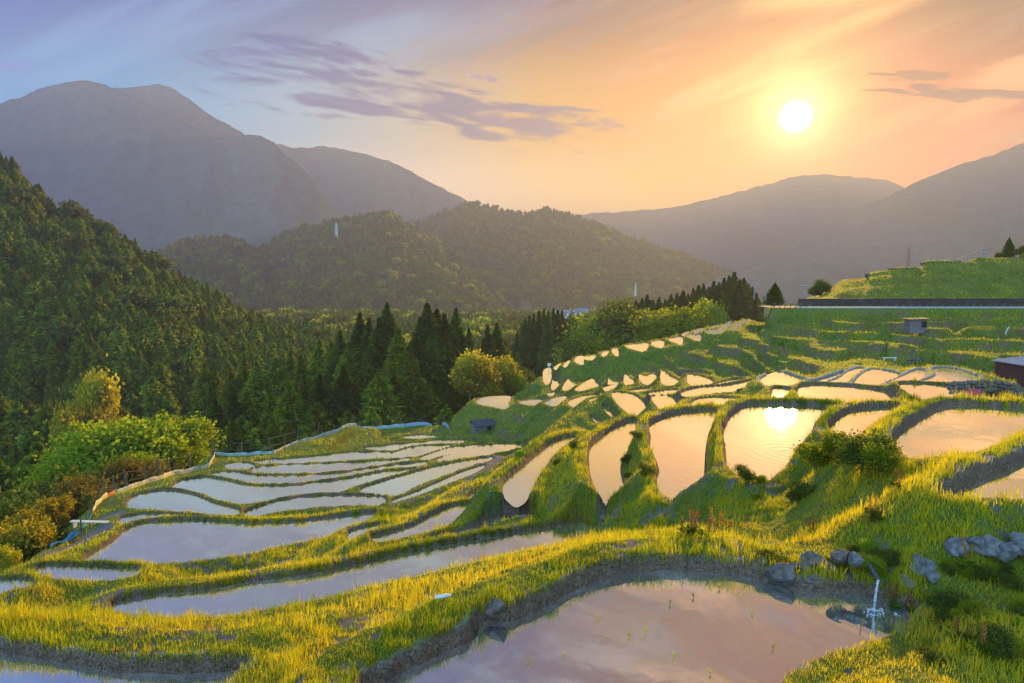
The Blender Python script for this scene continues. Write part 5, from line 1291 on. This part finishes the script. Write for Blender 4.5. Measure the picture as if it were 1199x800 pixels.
# stones -----------------------------------------------------------------
def boulder(g, s):
    bm = bmesh.new(); bmesh.ops.create_icosphere(bm, subdivisions=3, radius=.5)
    off = Vector((g.uniform(0, 50), g.uniform(0, 50), g.uniform(0, 50)))
    from mathutils import noise as mn
    cuts = [Vector((g.uniform(-1, 1), g.uniform(-1, 1), g.uniform(-.6, 1))).normalized() for _ in range(7)]
    for v_ in bm.verts:
        c_ = v_.co
        for n_ in cuts:
            e_ = c_.dot(n_) - .28
            if e_ > 0: c_ = c_ - n_ * e_ * .85
        v_.co = c_ * (1 + .16 * mn.noise(c_ * 4 + off) + .10 * mn.noise(c_ * 11 + off))
    M = Matrix.Rotation(g.uniform(0, 6.28), 4, 'Z') @ Matrix.Rotation(g.uniform(-.3, .3), 4, 'X') @ Matrix.Diagonal((s[0], s[1], s[2], 1))
    bmesh.ops.transform(bm, matrix=M, verts=bm.verts); return bm
def stone_wall(label, pts, h, sz, seed, mat=None, bury=.4, lift=0):
    """dry stone wall following ground points: each stone its own lump inside one wall"""
    g = random.Random(seed); b0 = Vector(pts[0]); t = bmesh.new()
    L = [Vector(p_) for p_ in pts]
    for a_, b_ in zip(L[:-1], L[1:]):
        n = max(1, int((b_ - a_).length / (sz * .85)))
        for k_ in range(n):
            q = a_.lerp(b_, (k_ + .5) / n); rows_ = max(1, int(h / (sz * .62)))
            for r_ in range(rows_):
                s = sz * g.uniform(.75, 1.3); bb = boulder(g, (s * 1.15, s * .9, s * .8))
                bmesh.ops.translate(bb, vec=q - b0 + Vector((g.uniform(-.2, .2) * sz, r_ * sz * .22 + g.uniform(-.1, .1) * sz, r_ * sz * .62 + sz * .2 + lift)), verts=bb.verts)
                me_ = bpy.data.meshes.new('tmp'); bb.to_mesh(me_); bb.free(); t.from_mesh(me_); bpy.data.meshes.remove(me_)
    o = bm_obj('stone_wall', t, mat or M_STONE, smooth=False); o.location = b0; tag(o, label, 'stone wall'); return o
def gp(x, y, h, dz=0): q = at_h(x, y, h); return (q[0], q[1], float(gz(q[0], q[1])) + dz)
def on(x, y, h): q = at_h(x, y, h); return q
stone_wall('grey dry stone wall behind the dark reedy paddy at the right', [on(1112,461,8.4), on(1140,458,8.4), on(1170,458,8.4), on(1195,463,8.3)], .95, .42, 1)
stone_wall('dark stone wall under the far end of the long curved strip of water', [on(864,463,12.1), on(880,460,12.1), on(905,458,12.1)], .7, .35, 2)
stone_wall('small stone wall at the right end of the long narrow paddy', [on(704,622,12.8), on(716,620,12.6), on(728,618,12.5)], 1.1, .42, 3)
stone_wall('mossy stones low under the tall bottle shaped paddy', [on(672,588,12.7), on(682,590,12.8), on(690,592,12.8)], .8, .38, 4)
stone_wall('stone wall beside the left end of the road slope', [on(1100,421,10.6), on(1080,423,10.6), on(1062,426,10.6)], .7, .45, 5)
M_EARTHW = simple_mat('dark_earth_wall', (.075,.06,.05), .95, .4, 3.0, bump=.7)
stone_wall('dark wall under the lowest shelf on the hilltop', [at_y(1014, 326.5, 125.3), at_y(1036, 325.5, 125.3), at_y(1060, 324, 125.0)], 1.3, .55, 11, M_EARTHW)
stone_wall('dark wall under the middle shelf on the hilltop', [at_y(1040, 316, 125.3), at_y(1060, 315, 125.3), at_y(1074, 315, 125.0)], .55, .5, 12, M_EARTHW)
stone_wall('dark wall under the highest shelf on the hilltop', [at_y(1078, 311.5, 125.3), at_y(1100, 310, 125.3), at_y(1126, 309, 125.0)], 1.0, .55, 13, M_EARTHW)
# loose boulders in the bank above the nearest paddy
bl = [(893,658,5.75,.34,'rough pale boulder where the mud rim meets the bank'), (915,672,5.85,.55,'largest brown boulder low in the bank left of the water spout'), (935,667,5.8,.42,None), (952,655,5.6,.40,None), (966,668,5.75,.36,None), (985,650,5.4,.34,None), (1003,655,5.4,.30,'small bluish stone left of the water spout'),
      (1072,672,5.55,.40,'bluish stone right of the water spout, upper one'), (1080,690,5.75,.46,'bluish stone right of the water spout, lower one'), (1062,700,5.9,.34,None), (1092,680,5.5,.3,None),
      (1117,640,4.95,.44,'pale boulder alone at the left end of the upper stone row'), (1143,636,4.85,.40,None), (1160,640,4.85,.46,None), (1178,645,4.85,.42,None), (1195,637,4.75,.40,None), (1212,640,4.75,.4,None), (1130,641,4.95,.3,None),
      (583,708,5.72,.30,'earthy stone at the gap in the mud rim'), (574,714,5.8,.22,None), (520,737,5.9,.26,'reddish stone left of the gap in the mud rim')]
for k_, (x_, y_, h_, s_, lab) in enumerate(bl):
    g = random.Random(50 + k_); q = on(x_, y_, h_); bb = boulder(g, (s_ * 1.3, s_, s_ * .95)); o = bm_obj('boulder', bb, M_STONE_BLUE if x_ > 1000 else M_STONE)
    o.location = (q[0], q[1], max(q[2], float(gz(q[0], q[1])) - .05)); tag(o, lab or ('grey boulder in the upper stone row at the right' if y_ < 648 and x_ > 1100 else 'rough stone set in the bank around the water spout' if x_ > 900 else 'small lump of earth and stone on the mud rim'), 'boulder', 'stones in the upper row' if y_ < 648 and x_ > 1100 else 'stones around the water spout' if x_ > 900 else 'stones on the mud rim')

# water spout ----------------------------------------------------------------
mw_, nt, out = new_mat('falling_water'); b_ = nt.node('ShaderNodeBsdfPrincipled'); b_.inputs['Base Color'].default_value = (.75, .82, .92, 1); b_.inputs['Roughness'].default_value = .15; b_.inputs['Transmission Weight'].default_value = .35; nt.link(b_.outputs[0], out.inputs[0])
q = Vector(on(1035, 658, 5.35)); e = Vector((SPOUT[0], SPOUT[1], -6.0)); q = Vector((e.x + .14, e.y + .16, -5.50))
sp_ = empty('water_spout', (e.x, e.y, -6.0)); tag(sp_, 'thin stream of water falling from a pipe in the bank into the nearest paddy', 'water spout')
bm = bmesh.new(); n = 12; prev = None
for k_ in range(n + 1):
    f = k_ / n; c_ = (q - e) * (1 - f); c_.z = (q.z - e.z) * (1 - f * f); pt = c_
    if prev is not None: bm_tube(bm, prev, pt, .022 + .007 * math.sin(k_ * 2.1), .022 + .007 * math.sin(k_ * 2.1 + 2.1), 7)
    prev = pt
bm_obj('water_jet', bm, mw_, sp_, smooth=True)
bm = bmesh.new(); d_ = (q - e); bm_tube(bm, d_ + Vector((.02, .0, 0)), d_ + Vector((.12, .5, .05)), .035, .035, 10); bm_obj('pipe', bm, M_DARKST, sp_)
bm = bmesh.new(); g = random.Random(4)
for k_ in range(46):
    a2 = g.uniform(0, 6.28); r2 = abs(g.gauss(0, .10)); r_ = bmesh.ops.create_icosphere(bm, subdivisions=1, radius=g.uniform(.008, .022)); bmesh.ops.translate(bm, vec=(math.cos(a2) * r2 * 1.5, math.sin(a2) * r2, .01 + g.uniform(0, .05) * max(0, 1 - r2 * 6)), verts=r_['verts'])
bm_obj('splash', bm, M_WHITE, sp_, smooth=True)
# litter and little marks
q = gp(518, 722, 6.0); bm = bmesh.new(); bm_tube(bm, (-.12, 0, 0), (.09, 0, 0), .035, .035, 12); bm_tube(bm, (.09, 0, 0), (.14, 0, 0), .035, .014, 12); bm_tube(bm, (.14, 0, 0), (.165, 0, 0), .016, .016, 10)
o = bm_obj('bottle', bm, M_WHITE, smooth=True); o.location = (q[0], q[1], q[2] + .12); o.rotation_euler = (0, -.1, .15); tag(o, 'white plastic bottle lying in the grass of the near bund', 'bottle')
q = gp(321, 652, 15.0); bm = boulder(random.Random(3), (.28, .2, .16)); o = bm_obj('plastic_scrap', bm, M_WHITE); o.location = (q[0], q[1], q[2] + .1); tag(o, 'scrap of white plastic on the bund left of the long narrow paddy', 'litter')
q = at_y(643, 430, 104); bm = bmesh.new(); bm_box(bm, 0, 0, .8, .55, .4, .4); bm_tube(bm, (0, 0, -1), (0, 0, .7), .06); o = bm_obj('meter_box', bm, M_WHITE); o.location = (q[0], q[1], q[2] - .4); tag(o, 'small white box on a post at the lower end of the ridge', 'box')
q = gp(1177, 390, 8.6); bm = bmesh.new(); bm_tube(bm, (0, 0, -.2), (.25, 0, .9), .06); bm_tube(bm, (.25, 0, .9), (.5, 0, 1.0), .06); o = bm_obj('pipe', bm, M_WHITE); o.location = q; tag(o, 'white standpipe on the slope above the maroon shed', 'pipe')
q = gp(1042, 414, 9.6, .35); bm = bmesh.new(); bm_tube(bm, (-.8, 0, 0), (.8, 0, .02), .05); bm_box(bm, -.6, 0, -.2, .08, .08, .5); bm_box(bm, .6, 0, -.2, .08, .08, .5); o = bm_obj('pipe', bm, M_WHITE); o.location = q; tag(o, 'white pipe lying level on the middle of the right slope', 'pipe')
# far village
for k_, (x_, y_, w_, lab) in enumerate([(668,366,16,'pale long building in the valley beyond the flat topped cedars'), (682,364,10,'smaller pale building right of the long one in the valley'), (655,368,9,'grey house in the valley left of the long pale building')]):
    p = at_y(x_, y_, 620); t = empty('village_building', (p[0], p[1], p[2] - 9), .1 * k_); tag(t, lab, 'building')
    bm = bmesh.new(); bm_box(bm, 0, 0, 4, w_, 9, 10); bm_obj('wall', bm, M_WHITE, t)
    bm = bmesh.new(); r_ = bm_box(bm, 0, 0, 10.2, w_ + 1.5, 10.5, 2.4)
    for v_ in r_:
        if v_.co.z > 10.2: v_.co.y *= .05
    bm_obj('roof', bm, M_ROOFB, t)

# bushes, weeds and flowers ---------------------------------------------------
def shrub_at(px_, py_, h_, ht, key, wd, lab, cat='shrub', name='shrub', grp=None):
    q = at_h(px_, py_, h_)
    if float(gfield(DM, np.array(q[0]), np.array(q[1]))) < .35: return
    return _tree(name, key, q[0], q[1], ht, wd, lab, cat, grp, float(gz(q[0], q[1])) - .1, None)
shrub_at(955, 556, 7.2, 1.3, 'shrub0', 1.1, 'bright leafy shrub at the foot of the bank left of the small paddy')
shrub_at(1008, 556, 6.0, 1.3, 'shrub1', 1.05, 'dark rounded shrub below the small paddy')
shrub_at(985, 548, 6.5, 1.0, 'shrub0', 1.2, 'light green shrub between the bright and the dark one')
shrub_at(1035, 540, 5.4, .9, 'shrub0', 1.2, 'low shrub under the left corner of the wide paddy')
shrub_at(1172, 735, 5.0, .42, 'shrub1', 1.2, 'leafy weeds in the shaded hollow at the lower right')
shrub_at(1110, 700, 5.5, .4, 'shrub1', 1.2, 'leafy weeds right of the water spout')
shrub_at(1020, 665, 5.6, .45, 'shrub0', 1.2, 'small leafy plant growing above the water spout')
wk = random.Random(12)
for k_ in range(34):
    x_ = wk.uniform(1085, 1199); y_ = wk.uniform(665, 745) if k_ % 3 else wk.uniform(640, 680); h_ = np.interp(y_, [640, 680, 745], [4.9, 5.3, 5.0])
    shrub_at(x_, y_, h_, wk.uniform(.15, .32), wk.choice(['shrub0', 'shrub0', 'shrub1']), wk.uniform(.8, 1.3), 'knee high leafy weed in the shaded hollow under the upper stone row', 'weed', 'leafy_weed', 'leafy weeds in the hollow')
for k_ in range(22):
    x_ = wk.uniform(880, 1060); y_ = wk.uniform(645, 690); h_ = 5.75
    shrub_at(x_, y_, h_, wk.uniform(.16, .32), wk.choice(['shrub0', 'shrub1']), wk.uniform(.8, 1.3), 'small leafy weed hanging in the bank around the water spout', 'weed', 'leafy_weed', 'small weeds in the bank by the spout')
for k_ in range(40):
    x_, y_, h_ = wk.choice([(700, 545, 12.2), (735, 560, 12), (840, 560, 10), (720, 600, 12.4), (880, 585, 9), (640, 560, 14), (915, 575, 7.5), (780, 600, 11.4)])
    shrub_at(x_ + wk.uniform(-35, 35), y_ + wk.uniform(-14, 14), h_, wk.uniform(.4, .8), wk.choice(['shrub0', 'shrub1']), wk.uniform(.8, 1.4), 'leafy tuft of undergrowth on the mossy banks between the curved paddies', 'undergrowth', 'leafy_tuft', 'leafy tufts on the mossy banks')
M_PINK = leaf_mat('azalea_flowers', [(.10,.12,.03), (.65,.12,.25), (.80,.25,.38)], .3, tint=(1, 1, 1))
V, F, A, LP = round_crown(.8, .65, 260, 14, .10, 77, .05, .8, 9)
t = empty('azalea', (*at_h(1135, 467, 8.3)[:2], float(gz(*at_h(1135, 467, 8.3)[:2])) - .05)); tag(t, 'pink flowering azalea in front of the grey stone wall', 'azalea')
link(bpy.data.objects.new('crown', np_mesh('crown', V, F, False, {'var': A}, M_PINK)), t); link(bpy.data.objects.new('trunk', trunk_mesh('trunk', .7, .05, limbs_for(LP, 1.1), 3, M_BARK)), t)
# dock plants with rusty seed heads
M_DOCKH = leaf_mat('dock_seed_heads', [(.20,.10,.03), (.36,.18,.05), (.45,.26,.08)], .4)
M_DOCKL = leaf_mat('dock_leaves', [(.05,.09,.015), (.12,.19,.02), (.20,.26,.03)], .45)
def dock(seed):
    g = np.random.default_rng(seed); n = 70; P_ = []; Dd = []
    for s_ in range(3):
        bx_, by_ = g.normal(0, .05, 2); lx, ly = g.normal(0, .08, 2)
        tt_ = g.uniform(.45, 1, n); P_.append(np.stack([bx_ + lx * tt_ + g.normal(0, .012, n), by_ + ly * tt_ + g.normal(0, .012, n), .62 * tt_ + g.normal(0, .01, n)], -1)); Dd.append(np.stack([g.normal(0, .5, n), g.normal(0, .5, n), np.ones(n)], -1))
    P_ = np.vstack(P_); Dd = np.vstack(Dd); V, F, A = quads_from(P_, Dd, np.full(len(P_), .05), np.full(len(P_), .022), var=g.random(len(P_)), rng=g)
    m1 = np_mesh('seed_head', V, F, False, {'var': A}, M_DOCKH)
    n = 26; th = g.uniform(0, 6.28, n); r_ = g.uniform(.04, .16, n); P2 = np.stack([np.cos(th) * r_, np.sin(th) * r_, g.uniform(.05, .28, n)], -1); D2 = np.stack([np.cos(th), np.sin(th), g.uniform(.2, 1.2, n)], -1)
    V, F, A = quads_from(P2, D2, np.full(n, .24), np.full(n, .06), var=g.random(n), rng=g); m2 = np_mesh('leaves', V, F, False, {'var': A}, M_DOCKL)
    return m1, m2
DK = [dock(s_) for s_ in range(3)]
for k_, (x_, y_, h_, s_) in enumerate([(806,634,5.9,1.0),(812,630,6.0,.9),(826,636,5.9,.8),(800,628,6.0,.7),(843,628,6.2,1),(848,618,6.6,1.1),(855,612,6.8,1.1),(838,622,6.4,.9),(1050,668,5.3,.8),(1045,590,4.9,.7),(1021,612,5.1,.7),(1018,574,5.4,.8),(955,604,5.8,.8),(1130,665,5.2,.7),(1070,712,5.8,.6),(1150,738,5.0,.7),(1122,735,5.2,.6)]):
    q = gp(x_, y_, h_); t = empty('dock_plant', (q[0], q[1], q[2] - .02), k_ * 1.3, s_ * 1.1)
    tag(t, 'rusty headed dock plant standing in the grass above the nearest paddy', 'dock plant', 'rusty dock plants')
    for nm, me_ in zip(('seed_head', 'leaves'), DK[k_ % 3]): link(bpy.data.objects.new(nm, me_), t)
# rice sprigs in the nearest paddy
sm_ = []
for s_ in range(3):
    g = np.random.default_rng(300 + s_); n = 9; th = g.uniform(0, 6.28, n); D2 = np.stack([np.cos(th) * .5, np.sin(th) * .5, np.ones(n)], -1); P2 = np.stack([np.cos(th) * .02, np.sin(th) * .02, np.full(n, .05)], -1)
    V, F, A = quads_from(P2, D2, g.uniform(.08, .16, n), np.full(n, .010), var=.5 + .5 * g.random(n), rng=g); sm_.append(np_mesh('rice_sprig', V, F, False, {'var': A}, M_LEAF_YG))
for k_, (x_, y_) in enumerate([(832,790),(737,746),(756,742),(784,708),(842,690),(700,725),(812,700),(905,760),(660,770),(880,720),(620,775),(790,770)]):
    q = at_h(x_, y_, 6.0); o = link(bpy.data.objects.new('rice_sprig', sm_[k_ % 3])); o.location = q; o.rotation_euler = (0, 0, k_); tag(o, 'tiny green rice sprig poking out of the nearest paddy', 'rice plant', 'rice sprigs in the nearest paddy')
# ------------------------------------------------------------------ render settings
sc.view_settings.view_transform = 'Standard'; sc.view_settings.look = 'None'
sc.view_settings.exposure = EXPOSURE; sc.view_settings.gamma = 1.0; sc.view_settings.use_curve_mapping = False
cy = sc.cycles
cy.max_bounces = 6; cy.diffuse_bounces = 2; cy.glossy_bounces = 2; cy.transmission_bounces = 3; cy.volume_bounces = 0; cy.transparent_max_bounces = 16
cy.use_denoising = True; cy.denoiser = 'OPENIMAGEDENOISE'; cy.sample_clamp_indirect = 6
cy.caustics_reflective = False; cy.caustics_refractive = False
sc.render.use_persistent_data = False
